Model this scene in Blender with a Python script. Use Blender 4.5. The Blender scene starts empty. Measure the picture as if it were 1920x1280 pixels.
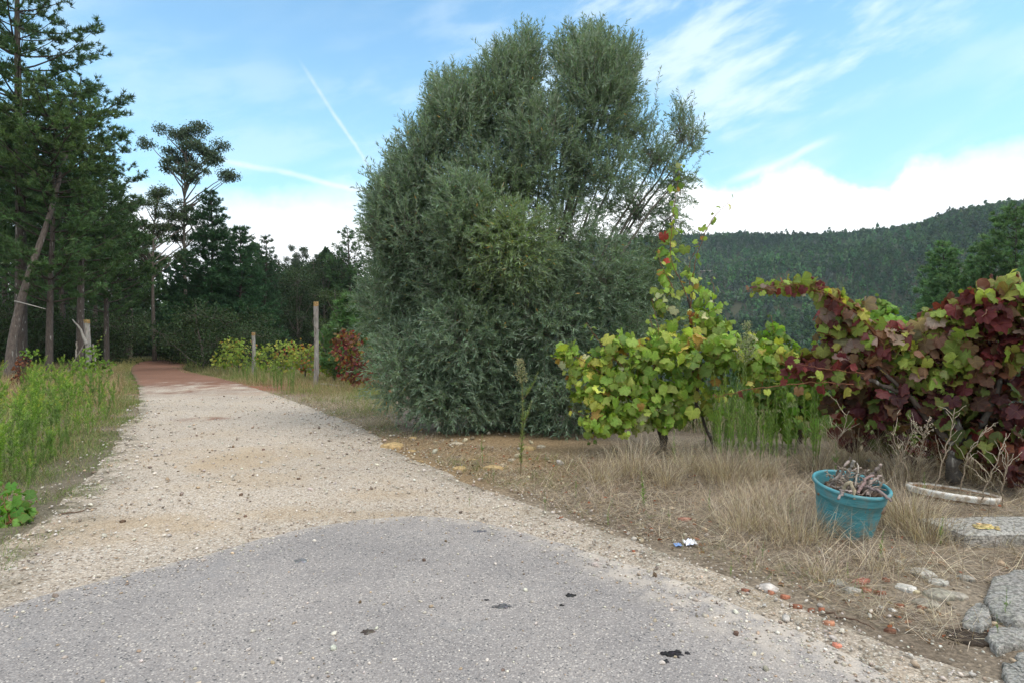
import bpy, math, random
import numpy as np
from math import radians as R, pi
RS = np.random.RandomState
random.seed(7)
S = bpy.context.scene
C = S.collection
# ------------------------------------------------------------------ camera, sky, sun, exposure
F, CX, HY, CAMZ = 1100.0, 960.0, 625.0, 1.55
cam = bpy.data.objects.new('camera', bpy.data.cameras.new('camera')); C.objects.link(cam)
cam.location = (0, 0, CAMZ); cam.rotation_euler = (pi/2, 0, 0)
cam.data.sensor_width = 36; cam.data.lens = 36*F/1920; cam.data.shift_y = -(640-HY)/1920
cam.data.clip_start = 0.05; cam.data.clip_end = 9000
S.camera = cam
S.view_settings.view_transform = 'Standard'; S.view_settings.look = 'None'
S.view_settings.exposure = 0.28; S.view_settings.gamma = 1
SUN_EL, SUN_AZ = 58, 115                      # azimuth east of the view direction
sun = bpy.data.objects.new('sun', bpy.data.lights.new('sun', 'SUN')); C.objects.link(sun)
sun.data.energy = 1.5; sun.data.angle = R(20); sun.data.color = (1, .93, .84)
sun.rotation_euler = (R(90-SUN_EL), 0, R(180-SUN_AZ-0))
W = bpy.data.worlds.new('World'); S.world = W; W.use_nodes = True
S.cycles.use_denoising = True
S.cycles.max_bounces = 6; S.cycles.transparent_max_bounces = 8
S.cycles.diffuse_bounces = 3; S.cycles.glossy_bounces = 2; S.cycles.transmission_bounces = 3

class NT:
    """small node helper"""
    def __init__(s, nt): s.nt = nt; nt.nodes.clear()
    def n(s, t, **k):
        o = s.nt.nodes.new(t)
        for a, b in k.items():
            if a.startswith('i_'):
                key = a[2:]; key = int(key) if key.isdigit() else key.replace('_', ' ')
                s.put(o.inputs[key], b)
            else: setattr(o, a, b)
        return o
    def put(s, sock, v):
        if isinstance(v, bpy.types.NodeSocket): s.nt.links.new(v, sock)
        elif isinstance(v, bpy.types.Node): s.nt.links.new(v.outputs[0], sock)
        else:
            if isinstance(v, tuple) and len(v) == 3 and sock.type == 'RGBA': v = v+(1,)
            sock.default_value = v
    def m(s, op, a, b=0.0, c=None, clamp=False):
        o = s.nt.nodes.new('ShaderNodeMath'); o.operation = op; o.use_clamp = clamp
        s.put(o.inputs[0], a); s.put(o.inputs[1], b)
        if c is not None: s.put(o.inputs[2], c)
        return o.outputs[0]
    def vm(s, op, a, b):
        o = s.nt.nodes.new('ShaderNodeVectorMath'); o.operation = op
        s.put(o.inputs[0], a); s.put(o.inputs[1], b); return o.outputs[0]
    def mix(s, f, a, b, mode='MIX'):
        o = s.nt.nodes.new('ShaderNodeMixRGB'); o.blend_type = mode
        s.put(o.inputs[0], f); s.put(o.inputs[1], a); s.put(o.inputs[2], b); return o.outputs[0]
    def ramp(s, f, lo, hi, a=0.0, b=1.0):
        o = s.nt.nodes.new('ShaderNodeMapRange'); o.interpolation_type = 'SMOOTHSTEP'
        s.put(o.inputs[0], f)
        for i, v in zip((1, 2, 3, 4), (lo, hi, a, b)): s.put(o.inputs[i], v)
        return o.outputs[0]
    def noise(s, vec, scale, detail=4.0, rough=.55, out=0, dist=0.0):
        o = s.nt.nodes.new('ShaderNodeTexNoise'); s.put(o.inputs['Vector'], vec)
        o.inputs['Scale'].default_value = scale; o.inputs['Detail'].default_value = detail
        o.inputs['Roughness'].default_value = rough; o.inputs['Distortion'].default_value = dist
        return o.outputs[out]
    def vor(s, vec, scale, feature='F1', out=0):
        o = s.nt.nodes.new('ShaderNodeTexVoronoi'); o.feature = feature
        s.put(o.inputs['Vector'], vec); o.inputs['Scale'].default_value = scale
        return o.outputs[out]

def sky():
    t = NT(W.node_tree)
    d = t.n('ShaderNodeTexCoord').outputs['Generated']
    sep = t.n('ShaderNodeSeparateXYZ', i_0=d)
    x, y, z = sep.outputs
    az = t.m('ARCTAN2', x, y); el = t.m('ARCSINE', z)
    st = t.n('ShaderNodeTexSky', sky_type='NISHITA', sun_disc=False)
    st.sun_elevation = R(SUN_EL); st.sun_rotation = R(SUN_AZ)
    st.air_density = 1.0; st.dust_density = 0.6; st.ozone_density = 1.2
    base = t.mix(1.0, st.outputs[0], (0.158, 0.222, 0.226), 'MULTIPLY')
    # a thin veil of high haze whitens the lower sky
    veil = t.ramp(el, 0.0, 0.62, .46, .05)
    base = t.mix(veil, base, (.62, .98, 1.14))
    # high cirrus, streaked, denser to the right
    u = t.m('DIVIDE', az, 1.0)
    sv = t.n('ShaderNodeCombineXYZ', i_0=t.m('ADD', t.m('MULTIPLY', az, 1.6), t.m('MULTIPLY', el, 1.1)), i_1=t.m('ADD', t.m('MULTIPLY', el, 5.2), t.m('MULTIPLY', az, -1.6)), i_2=t.m('ABSOLUTE', y))
    n1 = t.noise(sv, 3.6, 7, .58, dist=.2); n2 = t.noise(sv, .9, 3, .5)
    ci = t.m('MULTIPLY', t.ramp(n1, .38, .66), t.ramp(n2, .30, .55))
    ci = t.m('MULTIPLY', ci, t.ramp(az, -.35, .35, .35, 1.0))
    base = t.mix(t.m('MULTIPLY', ci, .66), base, (.88, 1.0, 1.04))
    # contrails: thin straight lines in the sky (normal distance from a line)
    def trail(a0, e0, a1, e1, w, s):
        dx, dy = a1-a0, e1-e0; L = math.hypot(dx, dy); dx /= L; dy /= L
        px = t.m('SUBTRACT', az, a0); py = t.m('SUBTRACT', el, e0)
        al = t.m('ADD', t.m('MULTIPLY', px, dx), t.m('MULTIPLY', py, dy))
        wob = t.m('MULTIPLY', t.m('SUBTRACT', t.noise(d, 9, 3), .5), .02)
        ac = t.m('ABSOLUTE', t.m('ADD', t.m('SUBTRACT', t.m('MULTIPLY', px, dy), t.m('MULTIPLY', py, dx)), wob))
        a = t.m('MULTIPLY', t.ramp(ac, 0.0, w, 1.0, 0.0), t.m('MULTIPLY', t.ramp(al, 0.0, .05), t.ramp(al, L-.06, L, 1.0, 0.0)))
        return t.m('MULTIPLY', a, t.m('MULTIPLY', t.ramp(t.noise(d, 30, 3), .25, .55, .5, 1.0), s))
    for q in ((-.352, .42, -.222, .25, .005, .38), (.34, .232, .52, .29, .009, .55), (-.48, .262, -.18, .225, .007, .5)):
        base = t.mix(trail(*q), base, (.97, 1.0, 1.02))
    # cumulus bank: its top edge as a function of azimuth
    cv = t.n('ShaderNodeFloatCurve')
    pts = [(-400, 330), (0, 372), (150, 350), (230, 322), (330, 350), (430, 352), (520, 338), (600, 324), (700, 330), (860, 345), (1050, 335), (1200, 340), (1290, 318), (1340, 338), (1395, 346),
           (1440, 322), (1485, 308), (1540, 318), (1600, 338), (1655, 350), (1672, 345), (1690, 300), (1740, 276), (1790, 268), (1850, 266), (1920, 258), (2300, 240)]
    cm = cv.mapping; c = cm.curves[0]
    P = []
    for px, py in pts:
        A = math.atan((px-CX)/F); E = math.atan((HY-py)/math.hypot(F, px-CX))
        P.append(((A+1.2)/2.4, E*2))
    c.points[0].location = (0.0, .5); c.points[1].location = (1.0, .6)
    for p in P: c.points.new(*p)
    cm.update()
    t.put(cv.inputs['Value'], t.m('DIVIDE', t.m('ADD', az, 1.2), 2.4, clamp=True))
    top = t.m('DIVIDE', cv.outputs[0], 2.0)
    bump = t.m('MULTIPLY', t.m('SUBTRACT', t.noise(d, 11, 8, .62), .5), .085)
    dd = t.m('SUBTRACT', t.m('ADD', top, bump), el)
    soft = t.m('ADD', t.ramp(t.noise(d, 5, 2), .3, .7, .012, .06), t.ramp(az, -.1, .25, .05, 0.))
    mask = t.m('DIVIDE', dd, soft, clamp=True)
    mask = t.m('MULTIPLY', mask, t.ramp(y, -.1, .15))
    greys = t.m('MULTIPLY', t.ramp(t.noise(t.vm('MULTIPLY', d, (1, 1, 3.5)), 6, 5, .5), .5, .72), t.ramp(dd, .03, .09))
    greys = t.m('MULTIPLY', greys, t.ramp(az, .1, .3, 1.0, .35))
    cum = t.mix(greys, (1.25, 1.26, 1.27), (.66, .78, .86))
    base = t.mix(mask, base, cum)
    # broken cloud overhead and behind, out of view, added as neutral fill light
    n3 = t.noise(d, 2.2, 6, .55)
    hi = t.m('MULTIPLY', t.ramp(n3, .40, .56), t.ramp(el, .62, .85))
    bk = t.m('MULTIPLY', t.ramp(n3, .36, .54), t.ramp(y, .1, -.3))
    base = t.mix(t.m('MAXIMUM', hi, bk), base, (1.5, 1.48, 1.44))
    bg = t.n('ShaderNodeBackground', i_Color=base, i_Strength=1.0)
    t.n('ShaderNodeOutputWorld', i_Surface=bg.outputs[0])
sky()

# ------------------------------------------------------------------ helpers
def at(px, py, Y): return np.array([(px-CX)/F*Y, Y, CAMZ+(HY-py)/F*Y])
def _hash(ix, iy, s):
    h = (ix.astype(np.int64)*374761393+iy.astype(np.int64)*668265263+s*144269) & 0x7fffffff
    h = ((h ^ (h >> 13))*1274126177) & 0x7fffffff
    return ((h ^ (h >> 16)) & 0xffff)/65535.0
def vnoise(x, y, sc=1.0, s=0, octv=3):
    x = np.asarray(x, float)*sc; y = np.asarray(y, float)*sc; o = 0; a = 1; tot = 0
    for k in range(octv):
        ix = np.floor(x); iy = np.floor(y); fx = x-ix; fy = y-iy
        fx = fx*fx*(3-2*fx); fy = fy*fy*(3-2*fy)
        v = (_hash(ix, iy, s+k)*(1-fx)+_hash(ix+1, iy, s+k)*fx)*(1-fy)+(_hash(ix, iy+1, s+k)*(1-fx)+_hash(ix+1, iy+1, s+k)*fx)*fy
        o = o+a*v; tot += a; a *= .5; x = x*2.03+17.1; y = y*2.03+5.3
    return o/tot-.5
def sstep(a, b, x):
    t = np.clip((np.asarray(x, float)-a)/(b-a), 0, 1); return t*t*(3-2*t)
_rp = np.array([(-3000, 520), (0, 560), (400, 540), (700, 500), (900, 470), (1150, 452), (1250, 446), (1300, 443), (1400, 438), (1500, 440), (1600, 436), (1700, 426), (1800, 410), (1870, 398), (1920, 393), (2100, 380), (3500, 340)], float)
def H(x, y):
    x = np.asarray(x, float); y = np.asarray(y, float)
    r = np.hypot(x, y); yy = np.maximum(y, .5); t = np.clip(x/yy, -3, 3)
    front = sstep(0, 2, y)
    zl = -0.012*np.clip(y-4, 0, 40)
    zl = zl + .022*vnoise(x, y, .3, 3, 2)*sstep(1, 6, r)
    # low bank on the verge under the olive and the vines
    bank = sstep(0, .5, (y-(8.6-.72*(x+2.3)*1.0)))*sstep(-4.5, -2.5, x)*sstep(14, 11, y)
    zl = zl + .07*bank
    zl = zl + 1.2*sstep(60, 130, y)
    px = CX+F*t
    Yr = 700*np.cos(np.arctan(t))
    ridge = CAMZ+(HY-np.interp(px, _rp[:, 0], _rp[:, 1]))/F*Yr-7
    off = np.interp(t, [-.3, .2, .55, .9], [4, 0, -3, -4])
    rr = np.maximum(r-off*sstep(30, 12, r), 0)
    fr = np.interp(rr, [0, 13, 18, 60, 150, 230, 300, 480, 640, 700, 780, 1000, 2500], [0, 0, .02, .2, .75, 1, .80, .0, 0, 0, 0, 0, 0])
    gr = np.interp(rr, [0, 300, 400, 500, 600, 660, 700, 780, 1000, 2500], [0, .02, .22, .56, .86, .97, 1, .95, .8, .5])
    folds = vnoise(x, y, 1/140., 11, 2)*85*sstep(220, 320, r)*sstep(690, 560, r)
    zv = -.55*sstep(12, 18, rr)-42*fr+ridge*gr+folds
    w = sstep(-.30, .02, t)*front*sstep(11, 14, rr)
    return zl*(1-w)+zv*w
def gpt(px, py):
    """where the line of sight through a pixel meets the ground"""
    Y = 1705./max(py-HY, 8)
    for _ in range(30):
        X = (px-CX)/F*Y; z = float(H(X, Y)); Y = .5*Y+.5*(CAMZ-z)*F/max(py-HY, 8)
    return np.array([(px-CX)/F*Y, Y, float(H((px-CX)/F*Y, Y))])

class Acc:
    def __init__(s): s.V = []; s.T = []; s.Q = []; s.Cc = []; s.U = []; s.n = 0
    def add(s, V, Q=None, T=None, col=(.5, .5, .5), uv=None):
        V = np.asarray(V, float).reshape(-1, 3); k = len(V)
        if Q is not None and len(Q): s.Q.append(np.asarray(Q, np.int64).reshape(-1, 4)+s.n)
        if T is not None and len(T): s.T.append(np.asarray(T, np.int64).reshape(-1, 3)+s.n)
        c = np.asarray(col, float)
        if c.ndim == 1: c = np.repeat(c[None, :3], k, 0)
        s.V.append(V); s.Cc.append(c.reshape(-1, 3)); s.U.append(np.zeros((k, 3)) if uv is None else np.asarray(uv, float).reshape(-1, 3)); s.n += k
    def inst(s, tv, F_, pos, M, col, uv=None, kind='Q'):
        """template tv (k,3) placed n times with matrices M (n,3,3)"""
        n = len(pos)
        if n == 0: return
        k = len(tv); V = np.einsum('nij,kj->nki', M, tv)+pos[:, None, :]
        Fi = (np.asarray(F_)[None]+(np.arange(n)*k)[:, None, None]).reshape(-1, np.asarray(F_).shape[1])
        col = np.asarray(col, float)
        if col.ndim == 1: col = np.repeat(col[None], n, 0)
        if col.ndim == 2: col = np.repeat(col[:, None, :], k, 1)
        U = None if uv is None else np.tile(uv, (n, 1))
        s.add(V, Fi if kind == 'Q' else None, Fi if kind == 'T' else None, col.reshape(-1, 3), U)
    def tubes(s, P, r, sides=5, col=(.2, .15, .1), cap=True):
        """n tubes at once: P (n,m,3), r (n,m)"""
        P = np.asarray(P, float); r = np.asarray(r, float)
        if P.ndim == 2: P = P[None]; r = r[None]
        n, m, _ = P.shape
        T = np.gradient(P, axis=1); T /= np.linalg.norm(T, axis=2, keepdims=True)+1e-9
        up = np.where(np.abs(T[..., 2:3]) > .9, np.array([1., .2, 0]), np.array([0., .1, 1]))
        A = np.cross(T, up); A /= np.linalg.norm(A, axis=2, keepdims=True)+1e-9
        B = np.cross(T, A)
        th = np.arange(sides)*2*pi/sides
        V = P[:, :, None]+r[:, :, None, None]*(A[:, :, None]*np.cos(th)[None, None, :, None]+B[:, :, None]*np.sin(th)[None, None, :, None])
        i, j, k = np.meshgrid(np.arange(n), np.arange(m-1), np.arange(sides), indexing='ij')
        b = i*m*sides; k2 = (k+1) % sides
        Q = np.stack([b+j*sides+k, b+j*sides+k2, b+(j+1)*sides+k2, b+(j+1)*sides+k], -1).reshape(-1, 4)
        Tt = []
        if cap and sides >= 3:
            for q in range(1, sides-1):
                bb = np.arange(n)*m*sides+(m-1)*sides
                Tt.append(np.stack([bb, bb+q, bb+q+1], -1))
            Tt = np.concatenate(Tt)
        col = np.asarray(col, float)
        if col.ndim == 2: col = np.repeat(col, m*sides, 0)
        s.add(V, Q, Tt if len(Tt) else None, col)
    def mesh(s, name, mat, smooth=False):
        V = np.concatenate(s.V); Cc = np.concatenate(s.Cc); U = np.concatenate(s.U)
        Q = np.concatenate(s.Q) if s.Q else np.zeros((0, 4), int); T = np.concatenate(s.T) if s.T else np.zeros((0, 3), int)
        me = bpy.data.meshes.new(name)
        me.vertices.add(len(V)); me.vertices.foreach_set('co', V.astype(np.float32).ravel())
        idx = np.concatenate([Q.ravel(), T.ravel()]).astype(np.int32)
        me.loops.add(len(idx)); me.loops.foreach_set('vertex_index', idx)
        st = np.concatenate([np.arange(len(Q))*4, len(Q)*4+np.arange(len(T))*3]).astype(np.int32)
        me.polygons.add(len(st)); me.polygons.foreach_set('loop_start', st)
        if smooth: me.polygons.foreach_set('use_smooth', np.ones(len(st), bool))
        me.update(calc_edges=True)
        a = me.attributes.new('Col', 'FLOAT_COLOR', 'POINT')
        a.data.foreach_set('color', np.concatenate([Cc, np.ones((len(Cc), 1))], 1).astype(np.float32).ravel())
        if np.abs(U).max() > 0:
            a = me.attributes.new('luv', 'FLOAT_VECTOR', 'POINT'); a.data.foreach_set('vector', U.astype(np.float32).ravel())
        me.materials.append(mat)
        return me
    def build(s, name, mat, parent=None, smooth=False, loc=None):
        if loc is not None: s.V = [v-np.asarray(loc) for v in s.V]
        o = bpy.data.objects.new(name, s.mesh(name, mat, smooth)); C.objects.link(o)
        if parent is not None: o.parent = parent
        elif loc is not None: o.location = loc
        return o
def tag(o, label=None, cat=None, group=None, kind=None):
    if label: o['label'] = label
    if cat: o['category'] = cat
    if group: o['group'] = group
    if kind: o['kind'] = kind
    return o
def empty(name, loc=(0, 0, 0), rz=0., label=None, cat=None, group=None):
    o = bpy.data.objects.new(name, None); C.objects.link(o); o.location = tuple(loc); o.rotation_euler = (0, 0, rz)
    o.empty_display_size = .2
    return tag(o, label, cat, group)
def dup(root, loc, rz=0., sc=1., label=None, cat=None, group=None, tilt=(0, 0), first=set()):
    """the first call on a prototype moves it, later calls copy it with its parts"""
    if root.name not in first:
        first.add(root.name); r = root
    else:
        r = root.copy(); C.objects.link(r)
        for ch in list(root.children):
            c = ch.copy(); C.objects.link(c); c.parent = r
            for g in ch.children:
                d = g.copy(); C.objects.link(d); d.parent = c
    r.location = tuple(loc); r.rotation_euler = (tilt[0], tilt[1], rz)
    r.scale = (sc, sc, sc) if not isinstance(sc, tuple) else sc
    return tag(r, label, cat, group)
def frames(d, roll):
    """rotation matrices whose y axis is d; columns = side, dir, normal"""
    d = d/(np.linalg.norm(d, axis=1, keepdims=True)+1e-9)
    up = np.where(np.abs(d[:, 2:3]) > .95, np.array([1., 0, 0]), np.array([0., 0, 1]))
    s = np.cross(d, up); s /= np.linalg.norm(s, axis=1, keepdims=True)+1e-9
    n = np.cross(s, d)
    c, q = np.cos(roll)[:, None], np.sin(roll)[:, None]
    s2 = s*c+n*q; n2 = n*c-s*q
    return np.stack([s2, d, n2], -1)
def rdir(rs, n):
    v = rs.normal(size=(n, 3)); return v/np.linalg.norm(v, axis=1, keepdims=True)
def jit(rs, base, n, amt=.18, hue=.06):
    """per item variation of a base colour"""
    b = np.asarray(base, float); k = np.exp(rs.normal(0, amt, (n, 1))); h = 1+rs.normal(0, hue, (n, 3))
    return np.clip(b*k*h, .001, .95)

# ------------------------------------------------------------------ materials
def foliage(name, transl=.35, rough=.55, back=None, spec=.35, veins=False):
    m = bpy.data.materials.new(name); m.use_nodes = True; t = NT(m.node_tree)
    col = t.n('ShaderNodeAttribute', attribute_name='Col').outputs['Color']
    pos = t.n('ShaderNodeNewGeometry')
    if veins:
        uv = t.n('ShaderNodeAttribute', attribute_name='luv').outputs['Vector']
        s = t.n('ShaderNodeSeparateXYZ', i_0=uv)
        rad = t.m('POWER', t.m('ADD', t.m('POWER', s.outputs[0], 2.), t.m('POWER', s.outputs[1], 2.)), .5)
        ang = t.m('ARCTAN2', s.outputs[0], s.outputs[1])
        saw = t.m('ABSOLUTE', t.m('SINE', t.m('MULTIPLY', ang, 2.6)))
        vein = t.ramp(t.m('MULTIPLY', saw, rad), .01, .05, .38, 0.)
        nz = t.noise(pos.outputs['Position'], 38, 3)
        edge = t.m('MULTIPLY', t.ramp(rad, .30, .52), t.ramp(nz, .42, .62))
        spot = t.ramp(t.noise(pos.outputs['Position'], 90, 2), .60, .70, 0., .5)
        col = t.mix(t.m('MULTIPLY', edge, .6), col, (.20, .055, .03))
        col = t.mix(spot, col, (.10, .045, .02))
        col = t.mix(vein, col, t.mix(1., t.mix(1., col, (1.7, 1.6, 1.5), 'MULTIPLY'), (.05, .05, .01), 'ADD'))
    else:
        nz = t.noise(pos.outputs['Position'], 25, 2)
        col = t.mix(1., col, t.n('ShaderNodeCombineXYZ', i_0=t.ramp(nz, .2, .8, .75, 1.25), i_1=t.ramp(nz, .2, .8, .8, 1.2), i_2=t.ramp(nz, .2, .8, .9, 1.1)), 'MULTIPLY')
    if back: col = t.mix(t.m('MULTIPLY', pos.outputs['Backfacing'], back[3]), col, back[:3])
    b = t.n('ShaderNodeBsdfPrincipled', i_Base_Color=col, i_Roughness=rough)
    b.inputs['Specular IOR Level'].default_value = spec
    tr = t.n('ShaderNodeBsdfTranslucent', i_Color=t.mix(1., col, (1.25, 1.3, .6), 'MULTIPLY'))
    mx = t.n('ShaderNodeMixShader'); t.put(mx.inputs[0], transl); t.put(mx.inputs[1], b); t.put(mx.inputs[2], tr)
    t.n('ShaderNodeOutputMaterial', i_Surface=mx.outputs[0])
    return m
def solid(name, rough=.85, spec=.2, bump=.3, bscale=40., tint=None, tscale=12., stretch=(1, 1, 1), metal=0., lo=.55, hi=.7):
    """attribute colour with noise variation and bump; tint = second colour in patches"""
    m = bpy.data.materials.new(name); m.use_nodes = True; t = NT(m.node_tree)
    col = t.n('ShaderNodeAttribute', attribute_name='Col').outputs['Color']
    p = t.vm('MULTIPLY', t.n('ShaderNodeTexCoord').outputs['Object'], stretch)
    nz = t.noise(p, bscale, 5, .6)
    k = t.ramp(nz, .25, .75, .62, 1.38)
    col = t.mix(1., col, t.n('ShaderNodeCombineXYZ', i_0=k, i_1=k, i_2=k), 'MULTIPLY')
    if tint: col = t.mix(t.m('MULTIPLY', t.ramp(t.noise(p, tscale, 4), lo, hi), .85), col, tint)
    b = t.n('ShaderNodeBsdfPrincipled', i_Base_Color=col, i_Roughness=rough, i_Metallic=metal)
    b.inputs['Specular IOR Level'].default_value = spec
    if bump:
        bp = t.n('ShaderNodeBump', i_Height=nz); bp.inputs['Strength'].default_value = bump; bp.inputs['Distance'].default_value = .02
        t.put(b.inputs['Normal'], bp.outputs[0])
    t.n('ShaderNodeOutputMaterial', i_Surface=b.outputs[0])
    return m
M_olive = foliage('olive_leaf', .30, .5, back=(.27, .345, .265, .6), spec=.4)
M_grape = foliage('grape_leaf', .42, .55, veins=True, spec=.3)
M_leaf = foliage('leaf', .35, .6)
M_needle = foliage('needles', .18, .6, spec=.25)
M_far = foliage('far_leaf', .2, .8, spec=.1)
M_straw = foliage('dry_grass', .25, .75, spec=.15)
M_bark = solid('bark', bscale=9, stretch=(3, 3, .7), tint=(.34, .33, .30), tscale=5, lo=.6, hi=.72, bump=.8)
M_twig = solid('twig', bscale=60)
M_wood = solid('old_wood', bscale=14, stretch=(6, 6, .5), tint=(.10, .09, .075), tscale=3, bump=.7)
M_stone = solid('granite', bscale=75, tint=(.15, .145, .13), tscale=42, bump=.9, lo=.46, hi=.60)
M_rock = solid('rock', bscale=30, bump=.7)
M_plastic = None

def ground_mats():
    def base(name):
        m = bpy.data.materials.new(name); m.use_nodes = True; t = NT(m.node_tree)
        geo = t.n('ShaderNodeNewGeometry'); msk = t.n('ShaderNodeSeparateColor', i_0=t.n('ShaderNodeAttribute', attribute_name='Col').outputs['Color'])
        return m, t, geo.outputs['Position'], msk.outputs
    def fin(t, col, h, strength, dist, rough=.95):
        b = t.n('ShaderNodeBsdfPrincipled', i_Base_Color=col, i_Roughness=rough); b.inputs['Specular IOR Level'].default_value = .12
        bp = t.n('ShaderNodeBump', i_Height=h); bp.inputs['Strength'].default_value = strength; bp.inputs['Distance'].default_value = dist
        t.put(b.inputs['Normal'], bp.outputs[0]); t.n('ShaderNodeOutputMaterial', i_Surface=b.outputs[0])
    # soil: r = red soil, g = ochre bank, b = forest or green floor
    m, t, p, k = base('soil')
    a = t.noise(p, 1.3, 6, .65); b2 = t.noise(p, 34, 5, .7); v = t.vor(p, 46)
    col = t.mix(t.ramp(a, .35, .65), (.175, .138, .102), (.285, .235, .178))
    col = t.mix(k[1], col, t.mix(t.noise(p, 5, 4), (.23, .155, .085), (.34, .245, .14)))
    col = t.mix(t.m('MULTIPLY', k[0], t.ramp(t.noise(p, 2.5, 5), .3, .55)), col, (.26, .088, .048))
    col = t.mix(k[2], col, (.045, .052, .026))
    st = t.m('MULTIPLY', t.ramp(t.vor(p, 40, out=0), .0, .33, 1., 0.), t.ramp(t.noise(p, 7, 3), .52, .62))
    col = t.mix(t.m('MULTIPLY', st, t.m('SUBTRACT', .8, k[2])), col, (.42, .36, .28))
    col = t.mix(1., col, t.n('ShaderNodeCombineXYZ', i_0=t.ramp(b2, .25, .75, .5, 1.5), i_1=t.ramp(b2, .25, .75, .5, 1.5), i_2=t.ramp(b2, .25, .75, .5, 1.5)), 'MULTIPLY')
    fin(t, col, b2, .8, .03); soil = m
    # gravel: r = red soil, g = tan fines, b = dark worn edge
    m, t, p, k = base('gravel')
    w = t.vm('ADD', p, t.n('ShaderNodeCombineXYZ', i_0=t.m('MULTIPLY', t.noise(p, 60, 2), .012)))
    cells = t.vor(w, 62, out=1); d1 = t.vor(w, 62); cs = t.n('ShaderNodeSeparateColor', i_0=cells).outputs
    big = t.vor(w, 24); bc = t.n('ShaderNodeSeparateColor', i_0=t.vor(w, 24, out=1)).outputs
    col = t.mix(cs[0], (.42, .35, .28), (.65, .565, .47))
    col = t.mix(t.ramp(cs[1], .84, .93), col, (.66, .61, .54))
    col = t.mix(t.ramp(cs[2], .88, .95), col, (.22, .17, .13))
    isb = t.m('MULTIPLY', t.ramp(bc[0], .82, .86), t.ramp(big, .28, .36, 1., 0.))
    col = t.mix(isb, col, t.mix(bc[1], (.42, .36, .30), (.66, .60, .52)))
    fines = t.m('MULTIPLY', t.ramp(t.noise(p, .9, 5, .6), .46, .66), t.ramp(t.noise(p, 5, 4, .6), .3, .6))
    col = t.mix(t.m('MULTIPLY', fines, .45), col, (.47, .37, .255))
    col = t.mix(t.m('MULTIPLY', k[1], .72), col, t.mix(t.noise(p, 12, 4), (.38, .255, .14), (.56, .44, .29)))
    col = t.mix(t.m('MULTIPLY', k[0], t.ramp(t.m('ADD', t.noise(t.vm('MULTIPLY', p, (1, .7, 1)), 1.7, 6, .68), t.m('MULTIPLY', t.ramp(t.n('ShaderNodeSeparateXYZ', i_0=p).outputs[1], 17., 24.), .3)), .38, .66)), col, t.mix(t.noise(p, 9, 4), (.17, .075, .05), (.27, .125, .08)))
    col = t.mix(t.m('MULTIPLY', k[2], t.ramp(t.noise(p, 3.1, 5, .7), .42, .60)), col, (.13, .12, .075))
    col = t.mix(t.ramp(d1, .30, .55, 0., .42), col, (.19, .155, .12))
    big_n = t.noise(p, .45, 4)
    col = t.mix(1., col, t.n('ShaderNodeCombineXYZ', i_0=t.ramp(big_n, .3, .7, .90, 1.08), i_1=t.ramp(big_n, .3, .7, .90, 1.08), i_2=t.ramp(big_n, .3, .7, .90, 1.08)), 'MULTIPLY')
    h = t.m('SUBTRACT', t.m('MULTIPLY', isb, 1.2), d1)
    fin(t, col, h, .75, .012); gravel = m
    # asphalt: worn chip seal; r = gravel dust near the edges
    m, t, p, k = base('asphalt')
    cells = t.vor(p, 110, out=1); d1 = t.vor(p, 110); cs = t.n('ShaderNodeSeparateColor', i_0=cells).outputs
    c2 = t.n('ShaderNodeSeparateColor', i_0=t.vor(p, 45, out=1)).outputs; d2 = t.vor(p, 45)
    col = t.mix(cs[0], (.245, .224, .213), (.365, .338, .320))
    col = t.mix(t.ramp(cs[1], .90, .95), col, (.50, .46, .42))
    col = t.mix(t.ramp(cs[2], .94, .97), col, (.10, .10, .10))
    chip = t.m('MULTIPLY', t.ramp(c2[0], .86, .9), t.ramp(d2, .2, .3, 1., 0.))
    col = t.mix(chip, col, t.mix(c2[1], (.36, .31, .26), (.66, .61, .55)))
    col = t.mix(t.ramp(d1, .35, .6, 0., .35), col, (.13, .13, .13))
    n = t.noise(p, 1.1, 5, .6)
    col = t.mix(1., col, t.n('ShaderNodeCombineXYZ', i_0=t.ramp(n, .3, .7, .88, 1.14), i_1=t.ramp(n, .3, .7, .88, 1.12), i_2=t.ramp(n, .3, .7, .89, 1.10)), 'MULTIPLY')
    col = t.mix(t.m('MULTIPLY', k[0], t.ramp(t.noise(p, 6, 5, .7), .36, .62)), col, (.50, .44, .375))
    dk = t.m('MULTIPLY', t.ramp(t.noise(p, 2.2, 6, .7), .56, .70), .42)
    col = t.mix(dk, col, (.19, .19, .195))
    fin(t, col, t.m('SUBTRACT', chip, d1), .5, .006, .9); asphalt = m
    return soil, gravel, asphalt
M_soil, M_gravel, M_asph = ground_mats()
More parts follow.
